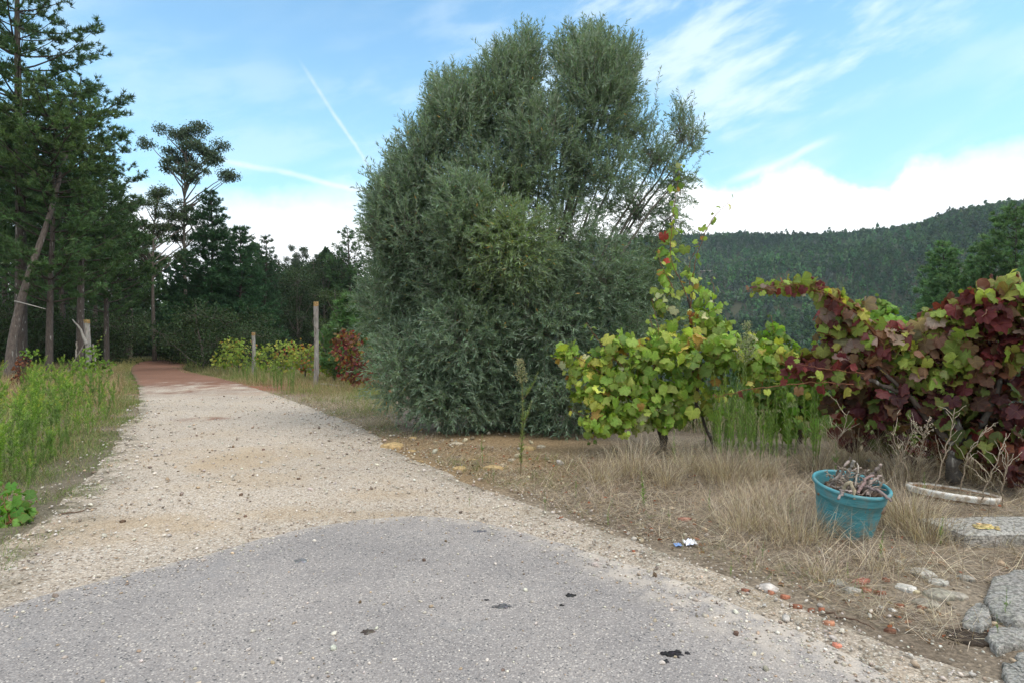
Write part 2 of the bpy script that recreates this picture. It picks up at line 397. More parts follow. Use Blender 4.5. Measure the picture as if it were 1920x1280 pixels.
#PART2
# ------------------------------------------------------------------ terrain, track, asphalt
def edge(lst):
    out = []
    for a in lst:
        out.append(gpt(a[0], a[1])[:2] if len(a) == 2 else np.array(a[1:]))
    return np.array(out)
EL_ = edge([(0, -9, -3), (0, -7, 1.2), (-380, 1190), (-10, 1030), (95, 955), (178, 880), (226, 810), (262, 760), (258, 722), (248, 703), (246, 690), (264, 680), (300, 673)])
ER_ = edge([(0, 6, -3), (0, 4.4, 1.2), (1830, 1262), (1560, 1165), (1300, 1055), (1020, 955), (830, 885), (715, 830), (610, 775), (505, 737), (412, 710), (352, 697), (330, 688)])
def resample(E, n, seed, amp, raw=False):
    u = np.linspace(0, len(E)-1, n); i = np.clip(u.astype(int), 1, len(E)-3); f = u-i
    i0 = np.clip(i-1, 0, len(E)-1); p0, p1, p2, p3 = E[i0], E[i], E[i+1], E[np.clip(i+2, 0, len(E)-1)]
    f = f[:, None]
    P = .5*((2*p1)+(-p0+p2)*f+(2*p0-5*p1+4*p2-p3)*f**2+(-p0+3*p1-3*p2+p3)*f**3)
    T = np.gradient(P, axis=0); T /= np.linalg.norm(T, axis=1, keepdims=True)+1e-9
    N = np.stack([-T[:, 1], T[:, 0]], 1)
    k = amp*np.clip(P[:, 1]/6, .6, 1.6)
    if raw: return P, (vnoise(P[:, 0], P[:, 1], 1.3, seed, 3)*2*k+vnoise(P[:, 0], P[:, 1], 7, seed+5, 3)*.7*k)[:, None]
    return P+N*(vnoise(P[:, 0], P[:, 1], 1.3, seed, 3)*2*k+vnoise(P[:, 0], P[:, 1], 7, seed+5, 3)*.7*k)[:, None]
NR = 520
(Lc, ln_), (Rc, rn_) = resample(EL_, NR, 3, .17, True), resample(ER_, NR, 9, .14, True)
_d = Rc-Lc; _d /= np.linalg.norm(_d, axis=1, keepdims=True); Lc, Rc = Lc+_d*ln_, Rc+_d*rn_
ROAD = np.concatenate([Lc[::6], Rc[::-6]])
def inside(poly, x, y):
    x = np.asarray(x, float); y = np.asarray(y, float); c = np.zeros(x.shape, bool); j = len(poly)-1
    for i in range(len(poly)):
        xi, yi = poly[i]; xj, yj = poly[j]
        c ^= ((yi > y) != (yj > y)) & (x < (xj-xi)*(y-yi)/(yj-yi+1e-12)+xi); j = i
    return c
def seg_d(E, x, y):
    """distance to a polyline"""
    d = np.full(np.shape(x), 1e9)
    for a, b in zip(E[:-1], E[1:]):
        v = b-a; L = (v**2).sum()+1e-9
        u = np.clip(((x-a[0])*v[0]+(y-a[1])*v[1])/L, 0, 1)
        d = np.minimum(d, np.hypot(x-a[0]-u*v[0], y-a[1]-u*v[1]))
    return d
def terrain():
    az = np.concatenate([np.arange(-180, -62, 6.), np.arange(-62, 62, .22), np.arange(62, 180, 6.)]); az = R(1)*az
    def sheet(r, name, kind, col):
        n, m = len(r), len(az)
        X = r[:, None]*np.sin(az)[None]; Y = r[:, None]*np.cos(az)[None]
        Z = H(X, Y)
        if name == 'ground':
            Z = Z-inside(ROAD, X, Y)*np.minimum(.03+.004*np.clip(Y, 0, 30), .004+.16*np.minimum(seg_d(Lc[::6], X, Y), seg_d(Rc[::6], X, Y)))+.012*vnoise(X, Y, 6, 4, 2)*(r[:, None] < 20)
        i, j = np.meshgrid(np.arange(n-1), np.arange(m), indexing='ij'); j2 = (j+1) % m
        Q = np.stack([i*m+j, (i+1)*m+j, (i+1)*m+j2, i*m+j2], -1).reshape(-1, 4)
        a = Acc(); a.add(np.stack([X, Y, Z], -1), Q[:, ::-1], None, col(X, Y).reshape(-1, 3))
        return tag(a.build(name, M_soil, None, True), kind=kind)
    def gcol(X, Y):
        r = np.hypot(X, Y)
        red = sstep(15, 19, Y)*sstep(0, -5, X)*.8+.9*sstep(1.6, .4, np.hypot((X-gpt(40, 757)[0])/2.2, Y-gpt(40, 757)[1]))
        bd = gpt(860, 850)
        och = sstep(2.6, .9, np.hypot((X-bd[0])/1.2, (Y-bd[1])))*.9
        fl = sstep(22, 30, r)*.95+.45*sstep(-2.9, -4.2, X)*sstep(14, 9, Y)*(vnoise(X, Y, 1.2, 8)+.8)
        return np.stack([np.clip(red, 0, 1), np.clip(och, 0, 1), np.clip(fl, 0, 1)], -1)
    sheet(np.concatenate([[.01], np.geomspace(.6, 22, 200), np.geomspace(23, 160, 60)]), 'ground', 'structure', gcol)
    sheet(np.concatenate([np.linspace(160, 720, 90), np.geomspace(740, 1500, 12)]), 'hills', 'structure', lambda X, Y: np.stack([0*X+.1, 0*X, 0*X+.9], -1))
terrain()
ROADZ = .010
def track():
    nc = 70; u = np.linspace(0, 1, nc); a = Acc()
    P = Lc[:, None]*(1-u)[None, :, None]+Rc[:, None]*u[None, :, None]
    X, Y = P[..., 0], P[..., 1]
    wd = np.linalg.norm(Lc-Rc, axis=1)[:, None]
    e = np.minimum(u, 1-u)[None]*wd
    Z = H(X, Y)+ROADZ*sstep(0, .12, e)+.002*Y+.006*vnoise(X, Y, .8, 2)-.012
    Z = np.maximum(Z, H(X, Y)+.001*Y-.004)
    red = sstep(14.5, 20, Y+3.5*vnoise(X, Y, .35, 5))*1.0
    for (px, py, rx, ry) in ((385, 787, .55, .38), (330, 735, 1.2, .9)):
        g = gpt(px, py); red = np.maximum(red, 1.1*sstep(1.2, .45, np.hypot((X-g[0])/rx, (Y-g[1])/ry)))
    tan = np.zeros_like(X)
    for (px, py, rx, ry, k) in ((455, 862, .6, .8, .95), (480, 900, .8, .5, .5), (250, 985, 1., .33, .85), (600, 965, 1.1, .28, .7), (160, 1010, .7, .25, .6), (560, 850, .5, .4, .5), (700, 930, .5, .3, .6), (330, 850, .7, .5, .35)):
        g = gpt(px, py); tan = np.maximum(tan, k*sstep(1.3, .2, np.hypot((X-g[0])/rx, (Y-g[1])/ry)+1.2*vnoise(X, Y, 3, 6)))
    ed = sstep(.75, .0, e+.0*X)*np.where(u[None] < .5, 1., .45)
    i, j = np.meshgrid(np.arange(NR-1), np.arange(nc-1), indexing='ij')
    Q = np.stack([i*nc+j, i*nc+j+1, (i+1)*nc+j+1, (i+1)*nc+j], -1).reshape(-1, 4)
    a.add(np.stack([X, Y, Z], -1), Q, None, np.clip(np.stack([red, tan, ed], -1), 0, 1).reshape(-1, 3))
    tag(a.build('gravel_track', M_gravel, None, True), kind='structure')
    # asphalt: strip between its worn far edge and a line behind the camera
    far = [gpt(*p)[:2] for p in ((-420, 1215), (-150, 1180), (0, 1146), (100, 1112), (200, 1088), (300, 1062), (400, 1038), (480, 1012), (560, 992), (640, 978), (720, 970), (800, 968), (890, 978), (980, 1000), (1090, 1030), (1200, 1062), (1310, 1105), (1420, 1150), (1530, 1200), (1640, 1258), (1700, 1300))]
    far = np.array([[-8, 3.4]]+far+[[2.6, 1.6], [3.6, .2]])
    n = 460; ff = resample(far, n, 31, .075)
    near = np.stack([np.linspace(-8.5, 4.2, n), np.full(n, -3.)], 1)
    nc = 110; u = np.linspace(0, 1, nc)**1.6
    P = ff[:, None]*(1-u)[None, :, None]+near[:, None]*u[None, :, None]; X, Y = P[..., 0], P[..., 1]
    e = np.linalg.norm(P-ff[:, None], axis=2)
    Z = np.maximum(H(X, Y)+ROADZ+.002*Y+.006*vnoise(X, Y, .8, 2)-.012, H(X, Y)+.001*Y-.004)+.009*sstep(0, .05, e)-.001
    wdt = .30+.65*sstep(0, 1.2, X)+.3*vnoise(X, Y, 1.5, 4); dust = sstep(1, 0, e/wdt)*(.65+.35*sstep(-.5, 1, X))
    a = Acc(); i, j = np.meshgrid(np.arange(n-1), np.arange(nc-1), indexing='ij')
    Q = np.stack([i*nc+j, (i+1)*nc+j, (i+1)*nc+j+1, i*nc+j+1], -1).reshape(-1, 4)
    a.add(np.stack([X, Y, Z], -1), Q[:, ::-1], None, np.stack([dust, 0*X, 0*X], -1).reshape(-1, 3))
    tag(a.build('asphalt_road', M_asph, None, True), kind='structure')
    return far
FAR = track()
ASPH = np.concatenate([FAR, [[4.2, -3], [-8.5, -3]]])
# icosahedron for stones
_g = (1+5**.5)/2
ICO = np.array([(-1, _g, 0), (1, _g, 0), (-1, -_g, 0), (1, -_g, 0), (0, -1, _g), (0, 1, _g), (0, -1, -_g), (0, 1, -_g), (_g, 0, -1), (_g, 0, 1), (-_g, 0, -1), (-_g, 0, 1)])/1.9
ICF = np.array([(0, 11, 5), (0, 5, 1), (0, 1, 7), (0, 7, 10), (0, 10, 11), (1, 5, 9), (5, 11, 4), (11, 10, 2), (10, 7, 6), (7, 1, 8), (3, 9, 4), (3, 4, 2), (3, 2, 6), (3, 6, 8), (3, 8, 9), (4, 9, 5), (2, 4, 11), (6, 2, 10), (8, 6, 7), (9, 8, 1)])
def stones(acc, xy, size, col, rs, flat=.55, zoff=.008, sink=.25):
    for q in range(4):
        k = slice(q, None, 4); p = xy[k]; s = size[k]; n = len(p)
        if n == 0: continue
        tv = ICO*(1+rs.uniform(-.22, .22, (12, 1)))*np.array([1, rs.uniform(.6, .9), 1])
        M = frames(np.stack([rs.normal(size=n), rs.normal(size=n), rs.normal(size=n)*.25], 1), rs.uniform(-.5, .5, n))
        M = M*s[:, None, None]; M[:, :, 2] *= flat
        P = np.stack([p[:, 0], p[:, 1], H(p[:, 0], p[:, 1])+zoff+.002*p[:, 1]+s*flat*(.5-sink)], 1)
        acc.inst(tv, ICF, P, M, col[k], kind='T')
def palette(rs, n, cols, amt=.14, hue=.025, p=None):
    c = np.array(cols, float); i = rs.choice(len(c), n, p=p)
    return np.clip(c[i]*np.exp(rs.normal(0, amt, (n, 1)))*(1+rs.normal(0, hue, (n, 3))), .001, .95)
def loose_gravel():
    rs = RS(5); a = Acc()
    n = 60000; ang = rs.uniform(-1.0, .85, n); r = np.exp(rs.uniform(np.log(2.2), np.log(17), n)); x = r*np.sin(ang); y = r*np.cos(ang)
    inr = inside(ROAD, x, y); ina = inside(ASPH, x, y); de = np.minimum(seg_d(EL_, x, y), seg_d(ER_, x, y))
    da = seg_d(FAR, x, y)
    pr = np.where(inr & ~ina, .26+.5*sstep(.9, .1, de)+.3*sstep(.35, 0, da), np.where(ina, .06+.6*sstep(.45, .0, da)+.25*sstep(.9, .1, da)*(x > .3), .30*sstep(.5, .0, de)*(x > -2)+.22*sstep(.6, .0, de)*(x <= -2)))
    k = rs.rand(n) < pr; x, y = x[k], y[k]; n = len(x)
    sz = np.exp(rs.normal(np.log(.0072), .42, n))*np.clip(np.hypot(x, y)/5, .9, 1.9); sz = np.clip(sz, .004, .034)
    col = palette(rs, n, [(.50, .46, .40), (.42, .37, .31), (.54, .50, .45), (.34, .27, .20), (.20, .16, .13), (.45, .34, .24)], p=[.36, .28, .14, .1, .06, .06])
    stones(a, np.stack([x, y], 1), sz, col, rs, .5)
    tag(a.build('loose_gravel', M_rock), kind='stuff')
    # clods and pebbles of the verge
    a = Acc(); n = 9000; x = rs.uniform(-3.5, 5.5, n); y = rs.uniform(3, 12, n)
    de = seg_d(ER_, x, y); k = (~inside(ROAD, x, y)) & (x*1.0+y*.72 > 3) & (rs.rand(n) < sstep(2.4, .1, de)*.6) & (x > -4+.0*y); x, y = x[k], y[k]; n = len(x)
    sz = np.clip(np.exp(rs.normal(np.log(.011), .6, n)), .005, .06)
    stones(a, np.stack([x, y], 1), sz, palette(rs, n, [(.27, .21, .14), (.34, .28, .2), (.22, .17, .12), (.40, .33, .23), (.42, .38, .32)], .2), rs, .55, -.004)
    tag(a.build('verge_pebbles', M_rock), kind='stuff')
loose_gravel()

# ------------------------------------------------------------------ plant pieces
def framesN(d, nrm):
    d = d/(np.linalg.norm(d, axis=1, keepdims=True)+1e-9)
    s = np.cross(d, nrm); s /= np.linalg.norm(s, axis=1, keepdims=True)+1e-9
    return np.stack([s, d, np.cross(s, d)], -1)
KITE = np.array([(0, 0, 0), (.5, .42, .04), (0, 1, -.05), (-.5, .42, .04)]); KITEF = np.array([(0, 1, 2, 3)])
LANCE = np.array([(0, 0, 0), (.5, .35, .03), (.32, .72, -.06), (0, 1, -.22), (-.32, .72, -.06), (-.5, .35, .03)]); LANCEF = np.array([(0, 1, 2, 5), (5, 2, 3, 4)])
_gl = [(0, .55), (13, .49), (26, .43), (40, .48), (55, .53), (69, .48), (84, .43), (98, .46), (113, .48), (131, .45), (150, .42), (167, .28)]
_ga = [(t, r) for t, r in _gl]+[(180, .07)]+[(360-t, r) for t, r in _gl[:0:-1]]
GRAPE = np.array([(0, 0, 0)]+[(r*math.sin(R(t)), r*math.cos(R(t)), -.42*r*r+.05*math.sin(R(t)*7)) for t, r in _ga])
GRAPEF = np.array([(0, i, i % len(_ga)+1) for i in range(1, len(_ga)+1)])
_cr = GRAPE.copy(); _cr[:, 2] -= .9*np.abs(_cr[:, 0])**1.3; _cr[:, 0] *= .72; GRAPE2 = _cr
_c3 = GRAPE.copy(); _c3[:, 2] += .55*np.abs(_c3[:, 0])**1.2-.5*np.clip(_c3[:, 1], 0, 1)**2; _c3[:, 0] *= .85; GRAPE3 = _c3
GUV = GRAPE*np.array([1, 1, 0])
def grape_leaves(acc, P, d, nrm, size, col, rs):
    M = framesN(d, nrm)*size[:, None, None]
    kk = rs.choice(3, len(P), p=[.45, .3, .25])
    for q, tv in enumerate((GRAPE, GRAPE2, GRAPE3)):
        k = kk == q; tw = tv.copy(); tw[1:] *= 1+rs.uniform(-.08, .08, (len(tw)-1, 1)); acc.inst(tw, GRAPEF, P[k], M[k], col[k], GUV, 'T')
def blades(acc, P, L, az, tilt, bend, w, col, m=4, floor=None):
    n = len(P); s = np.linspace(0, 1, m)
    th = tilt[:, None]+bend[:, None]*s[None]
    ds = L[:, None]/(m-1); hx = np.cumsum(np.sin(th)*ds, 1)-np.sin(th[:, :1])*ds; hz = np.cumsum(np.cos(th)*ds, 1)-np.cos(th[:, :1])*ds
    X = P[:, None, 0]+hx*np.cos(az)[:, None]; Y = P[:, None, 1]+hx*np.sin(az)[:, None]; Z = P[:, None, 2]+hz
    if floor is not None: Z = np.maximum(Z, P[:, None, 2]+floor[:, None]*s[None])
    ro = az+pi/2+np.sin(az*7)*.8; ww = w[:, None]*(1-s[None]**2*.85)/2
    sx = np.cos(ro)[:, None]*ww; sy = np.sin(ro)[:, None]*ww
    V = np.stack([np.stack([X-sx, Y-sy, Z], -1), np.stack([X+sx, Y+sy, Z+.2*ww], -1)], 2)
    b = (np.arange(n)*m*2)[:, None]+(np.arange(m-1)*2)[None]
    Q = np.stack([b, b+1, b+3, b+2], -1).reshape(-1, 4)
    acc.add(V, Q, None, np.repeat(col, m*2, 0))
def bez(p0, p1, p2, m):
    t = np.linspace(0, 1, m)[:, None]
    return (1-t)**2*np.asarray(p0)+2*t*(1-t)*np.asarray(p1)+t*t*np.asarray(p2)
def wig(rs, P, amp):
    Q = P.copy(); m = len(P); Q[1:-1] += rs.normal(0, amp, (m-2, 3)); return Q

# ------------------------------------------------------------------ the olive tree
def olive():
    rs = RS(21); base = np.array([.15, 10.4, float(H(.15, 10.4))])
    root = empty('olive_tree', base, 0, 'huge bushy olive tree with silver grey leaves standing beside the gravel track', 'olive tree')
    # px, py, Y, rx, rz (px), ry (m), twigs, up lean
    BR_ = RS(5)
    DEN = 1.25
    L = [(945, 190, 10.3, 72, 110, .8, 560, .9), (985, 120, 10.3, 42, 60, .5, 150, 1.1), (1110, 185, 10.5, 92, 120, .9, 700, .9), (1090, 105, 10.5, 62, 50, .5, 200, 1.1), (1165, 130, 10.5, 38, 60, .5, 110, 1.1),
         (862, 235, 10.2, 60, 100, .8, 380, .9), (822, 205, 10.3, 24, 72, .3, 90, 1.1), (790, 330, 10.3, 58, 95, .8, 330, .8), (742, 330, 10.3, 26, 70, .4, 60, .9), (750, 440, 10.1, 62, 110, .9, 480, .7),
         (712, 420, 10., 30, 50, .5, 60, .6), (738, 570, 9.9, 68, 100, 1., 480, .45), (765, 690, 9.6, 82, 80, 1., 420, .2), (850, 745, 9.3, 95, 62, .8, 430, .1), (960, 740, 9.1, 105, 72, .8, 460, .1), (1065, 745, 9.4, 85, 68, .8, 330, .1),
         (915, 350, 9.6, 80, 100, .8, 460, .6), (1015, 290, 9.8, 80, 110, .8, 480, .8), (960, 470, 9.2, 95, 90, .7, 560, .2), (860, 520, 9.3, 100, 110, .8, 620, .3), (1060, 430, 10.2, 70, 90, .9, 200, .5), (880, 640, 9.1, 110, 85, .8, 560, .1),
         (1015, 610, 9.1, 120, 90, .8, 640, .1), (1130, 330, 10.5, 80, 75, .9, 250, .6), (1185, 255, 10.6, 48, 60, .6, 110, .8), (1228, 300, 10.7, 45, 62, .6, 120, .8), (1277, 255, 10.7, 20, 62, .4, 46, .9), (1300, 262, 10.7, 15, 45, .3, 26, .8),
         (1270, 340, 10.7, 36, 42, .5, 70, .4), (1190, 400, 10.7, 55, 65, .8, 170, .3), (1255, 430, 10.7, 38, 60, .6, 95, .1), (1120, 520, 9.9, 90, 90, .9, 460, .2), (1200, 540, 10.2, 66, 85, .9, 360, .1), (1170, 650, 9.8, 85, 85, .9, 420, .1), (1255, 600, 10.6, 45, 85, .8, 200, .1), (800, 450, 9.7, 70, 90, .7, 420, .5), (870, 410, 9.4, 60, 90, .6, 330, .5), (760, 500, 10.4, 60, 80, .6, 260, .5)]
    L = [(a, b, c+.38*math.sin(i*2.4), d*.86, e*(.86 if h > .8 else .93), f*.8, g, h) for i, (a, b, c, d, e, f, g, h) in enumerate(L)]
    for i in range(len(L)):
        for j in range(i):
            A, B = L[i], L[j]; q = math.hypot(A[0]-B[0], A[1]-B[1])
            if q < 125 and not (990 < (A[0]+B[0])/2 < 1190 and 350 < (A[1]+B[1])/2 < 520) and not (A[0] > 1175 and A[1] < 500) and not (970 < (A[0]+B[0])/2 < 1070 and (A[1]+B[1])/2 < 130): L.append(((A[0]+B[0])/2+BR_.normal(0, 12), (A[1]+B[1])/2+BR_.normal(0, 12), (A[2]+B[2])/2-.1, 46, 52, .5, 70, (A[7]+B[7])/2))
    V, Tw, Lf = [], Acc(), Acc(); P0 = []; D = []; LN = []; GR = []
    for (px, py, Y, rx, rz, ry, n, up) in L:
        n = int(n*DEN*.86*(.62 if px > 1175 and py < 500 else .85 if py > 480 else 1)); c = at(px, py, Y); s = Y/F; v = rdir(rs, n); v[:, 1] -= .25; v /= np.linalg.norm(v, axis=1, keepdims=True)
        rad = np.where(rs.rand(n) < .72, rs.uniform(.78, 1.04, n), rs.uniform(.2, .8, n))
        q = v*rad[:, None]*np.array([rx*s, ry, rz*s])
        d = v*np.array([1., .9, .55])*.75+np.array([0, 0, up])+rs.normal(0, .32, (n, 3))
        d /= np.linalg.norm(d, axis=1, keepdims=True)
        ln = rs.uniform(.26, .52, n)*(1+.5*(up > .65)*(v[:, 2] > .2)*rs.rand(n))
        P0.append(c+q-d*ln[:, None]*.45); D.append(d); LN.append(ln)
        gx = px+q[:, 0]/s; gy = py-q[:, 2]/s
        g = np.exp(-((gx-960)/80)**2-((gy-450)/95)**2)+.5*np.exp(-((gx-900)/50)**2-((gy-560)/50)**2); GR.append(g*(v[:, 1] < .1))
        # limb from the trunk to the lobe, and finer branches inside it
        mid = (base+c)/2+np.array([0, 0, -.2])+rs.normal(0, .2, 3); mid[0] = base[0]+(c[0]-base[0])*.35
        Tw.tubes(wig(rs, bez(base+rs.normal(0, .12, 3)*(1, 1, 0), mid, c, 9), .03), np.linspace(.055, .012, 9), 6, (.16, .145, .12))
        k = min(n, 46); e = c+q[:k]*.9
        for j in range(k):
            Tw.tubes(wig(rs, bez(c+rs.normal(0, .1, 3), (c+e[j])/2+np.array([0, 0, .06]), e[j], 5), .012), np.linspace(.009, .0025, 5), 3, (.19, .18, .14))
    P0, D, LN, GR = map(np.concatenate, (P0, D, LN, GR)); n = len(P0)
    for (px, py, Y, rx, rz, ry, k_, up) in L:
        if up < .8: continue
        for _ in range(int(k_/11)):
            th = rs.uniform(.1, pi-.1); e = at(px+rx*math.cos(th)*rs.uniform(.5, 1.05), py-rz*math.sin(th)*rs.uniform(.85, 1.2), Y+rs.normal(0, ry*.4)); d = np.array([.45*math.cos(th), rs.normal(0, .15), 1.])+rs.normal(0, .1, 3); d /= np.linalg.norm(d); l = rs.uniform(.4, .8)
            P0 = np.vstack([P0, e-d*l*.8]); D = np.vstack([D, d]); LN = np.append(LN, l); GR = np.append(GR, 0)
    # long wild shoots that break the outline
    for (px, py, Y, dx, dz) in ((820, 150, 10.3, 0, 1), (806, 170, 10.3, -.2, 1), (745, 270, 10.3, -.25, 1), (728, 300, 10.2, -.4, 1), (700, 385, 10., -.8, .7), (690, 420, 9.9, -1, .5), (675, 445, 9.9, -1, .5), (668, 560, 9.8, -1, .25), (660, 610, 9.8, -1, .1), (672, 520, 9.8, -1, .3), (685, 660, 9.6, -1, 0), (985, 65, 10.3, 0, 1), (1000, 80, 10.3, .1, 1), (965, 80, 10.3, -.1, 1), (890, 130, 10.2, -.3, 1), (1075, 65, 10.5, -.1, 1), (1095, 55, 10.5, 0, 1), (1150, 70, 10.5, .1, 1), (1200, 85, 10.5, .25, 1), (1205, 130, 10.5, .3, 1), (1210, 180, 10.6, .4, 1), (1272, 190, 10.7, 0, 1), (1290, 195, 10.7, .15, 1), (1310, 225, 10.7, .5, .9), (1318, 260, 10.7, .7, .7), (1306, 330, 10.7, .8, .3), (1305, 370, 10.7, .9, -.1), (1230, 210, 10.7, .2, 1)):
        for _ in range(5):
            e = at(px+rs.normal(0, 9), py+rs.normal(0, 9), Y+rs.normal(0, .15)); d = np.array([dx, rs.normal(0, .2), dz])+rs.normal(0, .12, 3); d /= np.linalg.norm(d); l = rs.uniform(.45, .7)
            P0 = np.vstack([P0, e-d*l]); D = np.vstack([D, d]); LN = np.append(LN, l); GR = np.append(GR, 0)
    n = len(P0); droop = rs.uniform(-.02, .28, n)*(1-.8*np.clip(D[:, 2], 0, 1))
    m = 5; s = np.linspace(0, 1, m)
    TP = P0[:, None]+D[:, None]*(LN[:, None, None]*s[None, :, None]); TP[..., 2] -= (droop[:, None]*LN[:, None])*s[None]**2
    Tw.tubes(TP, np.repeat(np.linspace(.0032, .0012, m)[None], n, 0), 3, jit(rs, (.23, .22, .17), n))
    nl = 26; t = np.linspace(.06, 1.0, nl)[None]+rs.uniform(-.015, .015, (n, nl))
    pos = P0[:, None]+D[:, None]*(LN[:, None]*t)[..., None]; pos[..., 2] -= (droop*LN)[:, None]*t**2
    pos = pos.reshape(-1, 3); N = len(pos); dd = np.repeat(D, nl, 0); dd[:, 2] -= np.repeat(droop, nl)*2*t.ravel()
    side = np.cross(dd, rdir(rs, N)); side /= np.linalg.norm(side, axis=1, keepdims=True)
    ld = dd*rs.uniform(.5, 1.2, (N, 1))+side*rs.uniform(.4, 1., (N, 1))+rs.normal(0, .12, (N, 3))
    size = rs.uniform(.06, .10, N); M = frames(ld, rs.uniform(-pi, pi, N)); M = M*size[:, None, None]; M[:, :, 0] *= rs.uniform(.17, .23, N)[:, None]
    g = np.repeat(GR, nl)+rs.normal(0, .08, N); isg = np.clip(g, 0, 1)[:, None]
    tw = np.repeat(np.exp(rs.normal(0, .17, n)), nl)[:, None]
    col = jit(rs, (.138, .212, .136), N, .15, .05)*tw*(1-isg)+jit(rs, (.19, .27, .09), N, .2, .06)*isg
    y = rs.rand(N) < .006+.03*isg[:, 0]; col[y] = palette(rs, int(y.sum()), [(.42, .24, .05), (.30, .28, .05)])
    Lf.inst(KITE, KITEF, pos, M, col)
    # trunks
    Tk = Acc()
    for _ in range(7):
        a = rs.uniform(0, 2*pi); p = base+np.array([math.cos(a)*.25, math.sin(a)*.25, -.1])
        Tk.tubes(wig(rs, bez(p, p+np.array([math.cos(a)*.2, math.sin(a)*.2, 1.]), p+np.array([math.cos(a)*.9, math.sin(a)*.8, 2.6]), 12), .025), np.linspace(.13, .055, 12)*rs.uniform(.7, 1.1), 9, (.15, .135, .115))
    Tk.build('trunk', M_bark, root, True, base); Tw.build('branches', M_twig, root, loc=base); Lf.build('foliage', M_olive, root, loc=base)
    # the olives themselves, in the greener clump
    k = np.where(GR > .35)[0]; k = rs.choice(k, min(len(k), 330)); pp = TP[k, rs.randint(1, m, len(k))]+rs.normal(0, .02, (len(k), 3)); pp[:, 2] -= .015
    o = Acc(); MM = np.repeat((np.eye(3)*np.array([.009, .009, .013]))[None], len(k), 0); o.inst(ICO, ICF, pp, MM, jit(rs, (.24, .31, .07), len(k)), kind='T')
    o = o.build('olive_fruit', M_leaf, root, True, base); o['kind'] = 'stuff'
olive()
#PART3
# ------------------------------------------------------------------ forest and single trees
NTUFT = 11
def tuft_template(rs, ln=.17, w=.011, spread=1.1, n=NTUFT):
    V = []; 
    for i in range(n):
        a = rs.uniform(0, 2*pi); s = rs.uniform(.15, 1)*spread
        d = np.array([math.cos(a)*s, 1-.35*s, math.sin(a)*s]); d /= np.linalg.norm(d)
        sd = np.cross(d, rs.normal(size=3)); sd /= np.linalg.norm(sd); b = np.array([0, rs.uniform(-.09, .02), 0])
        V += [b-sd*w, b+sd*w, b+d*ln*rs.uniform(.75, 1.1)]
    return np.array(V), np.arange(3*n).reshape(-1, 3)
def pine(h, c0, rad, seed, kind='pine', whorls=17, per=5, subs=11, lean=(0, 0), col=(.048, .088, .034), tl=.17, dens=1.0, droop=.0):
    """trunk and crown of a conifer, as accumulators with the base at the origin"""
    rs = RS(seed); Tk = Acc(); Cr = Acc()
    m = 14; t = np.linspace(0, 1, m); ax = np.stack([lean[0]*t**1.5*h+.12*np.sin(t*5+seed)*t, lean[1]*t*h+.1*np.cos(t*4+seed)*t, t*h], 1)
    Tk.tubes(ax, (h*.0095+.03)*(1-t)**.8+.02, 9, (.085, .068, .058))
    axp = lambda u: np.array([np.interp(u, t, ax[:, k]) for k in range(3)])
    TP, TD = [], []; BP, BR = [], []
    for w in range(whorls):
        u = c0+(1-c0)*(w+.3*rs.rand())/whorls; v = (u-c0)/(1-c0)
        if kind == 'pine': L0 = rad*(1-v)**.62*(.55+.6*min(1, v*4+.3))
        else: L0 = rad*(1-v)**.8+.22
        for b in range(per):
            if rs.rand() > dens: continue
            a = 2*pi*b/per+w*1.1+rs.uniform(-.4, .4); L = L0*rs.uniform(.55, 1.15)+.1
            rise = rs.uniform(.15, .5) if kind == 'pine' else rs.uniform(.05, .3)-droop*(1-v)
            p0 = axp(min(u, .99)); hd = np.array([math.cos(a), math.sin(a), 0])
            p1 = p0+hd*L*.55+np.array([0, 0, L*rise*.3]); p2 = p0+hd*L+np.array([0, 0, L*(rise+.22)])
            B = bez(p0, p1, p2, 6); BP.append(B); BR.append(np.linspace(.012*L+.012, .006, 6))
            k = max(3, int(subs*(L/rad)**.7))
            tt = np.clip(1-rs.rand(k)**1.35*.78, .12, 1)
            for q in tt:
                c = (1-q)**2*p0+2*q*(1-q)*p1+q*q*p2
                sd = np.array([-hd[1], hd[0], 0])*rs.choice([-1, 1])*rs.uniform(.25, 1)+hd*rs.uniform(.1, .8)+np.array([0, 0, rs.uniform(-.1, .6)])
                sl = L*.34*rs.uniform(.4, 1.1)*(1.15-q*.55)+.1; sd /= np.linalg.norm(sd)
                e = c+sd*sl; 
                j = max(3, int(sl/.085)); f = rs.uniform(.25, 1.05, j)[:, None]
                TP.append(c+(e-c)*f+rs.normal(0, .05, (j, 3))); TD.append(sd+rs.normal(0, .35, (j, 3))+np.array([0, 0, .35]))
    Cr.tubes(np.array(BP), np.array(BR), 4, (.07, .055, .045))
    TP = np.concatenate(TP); TD = np.concatenate(TD); n = len(TP)
    col = tuple(1.35*v for v in col); cl = jit(rs, col, n, .22, .06)
    for q in range(4):
        tv, tf = tuft_template(rs, tl*1.2, tl*.10); k = slice(q, None, 4)
        M = frames(TD[k], rs.uniform(0, 6, len(TP[k])))*rs.uniform(.8, 1.3, len(TP[k]))[:, None, None]
        Cr.inst(tv, tf, TP[k], M, cl[k], kind='T')
    return Tk, Cr
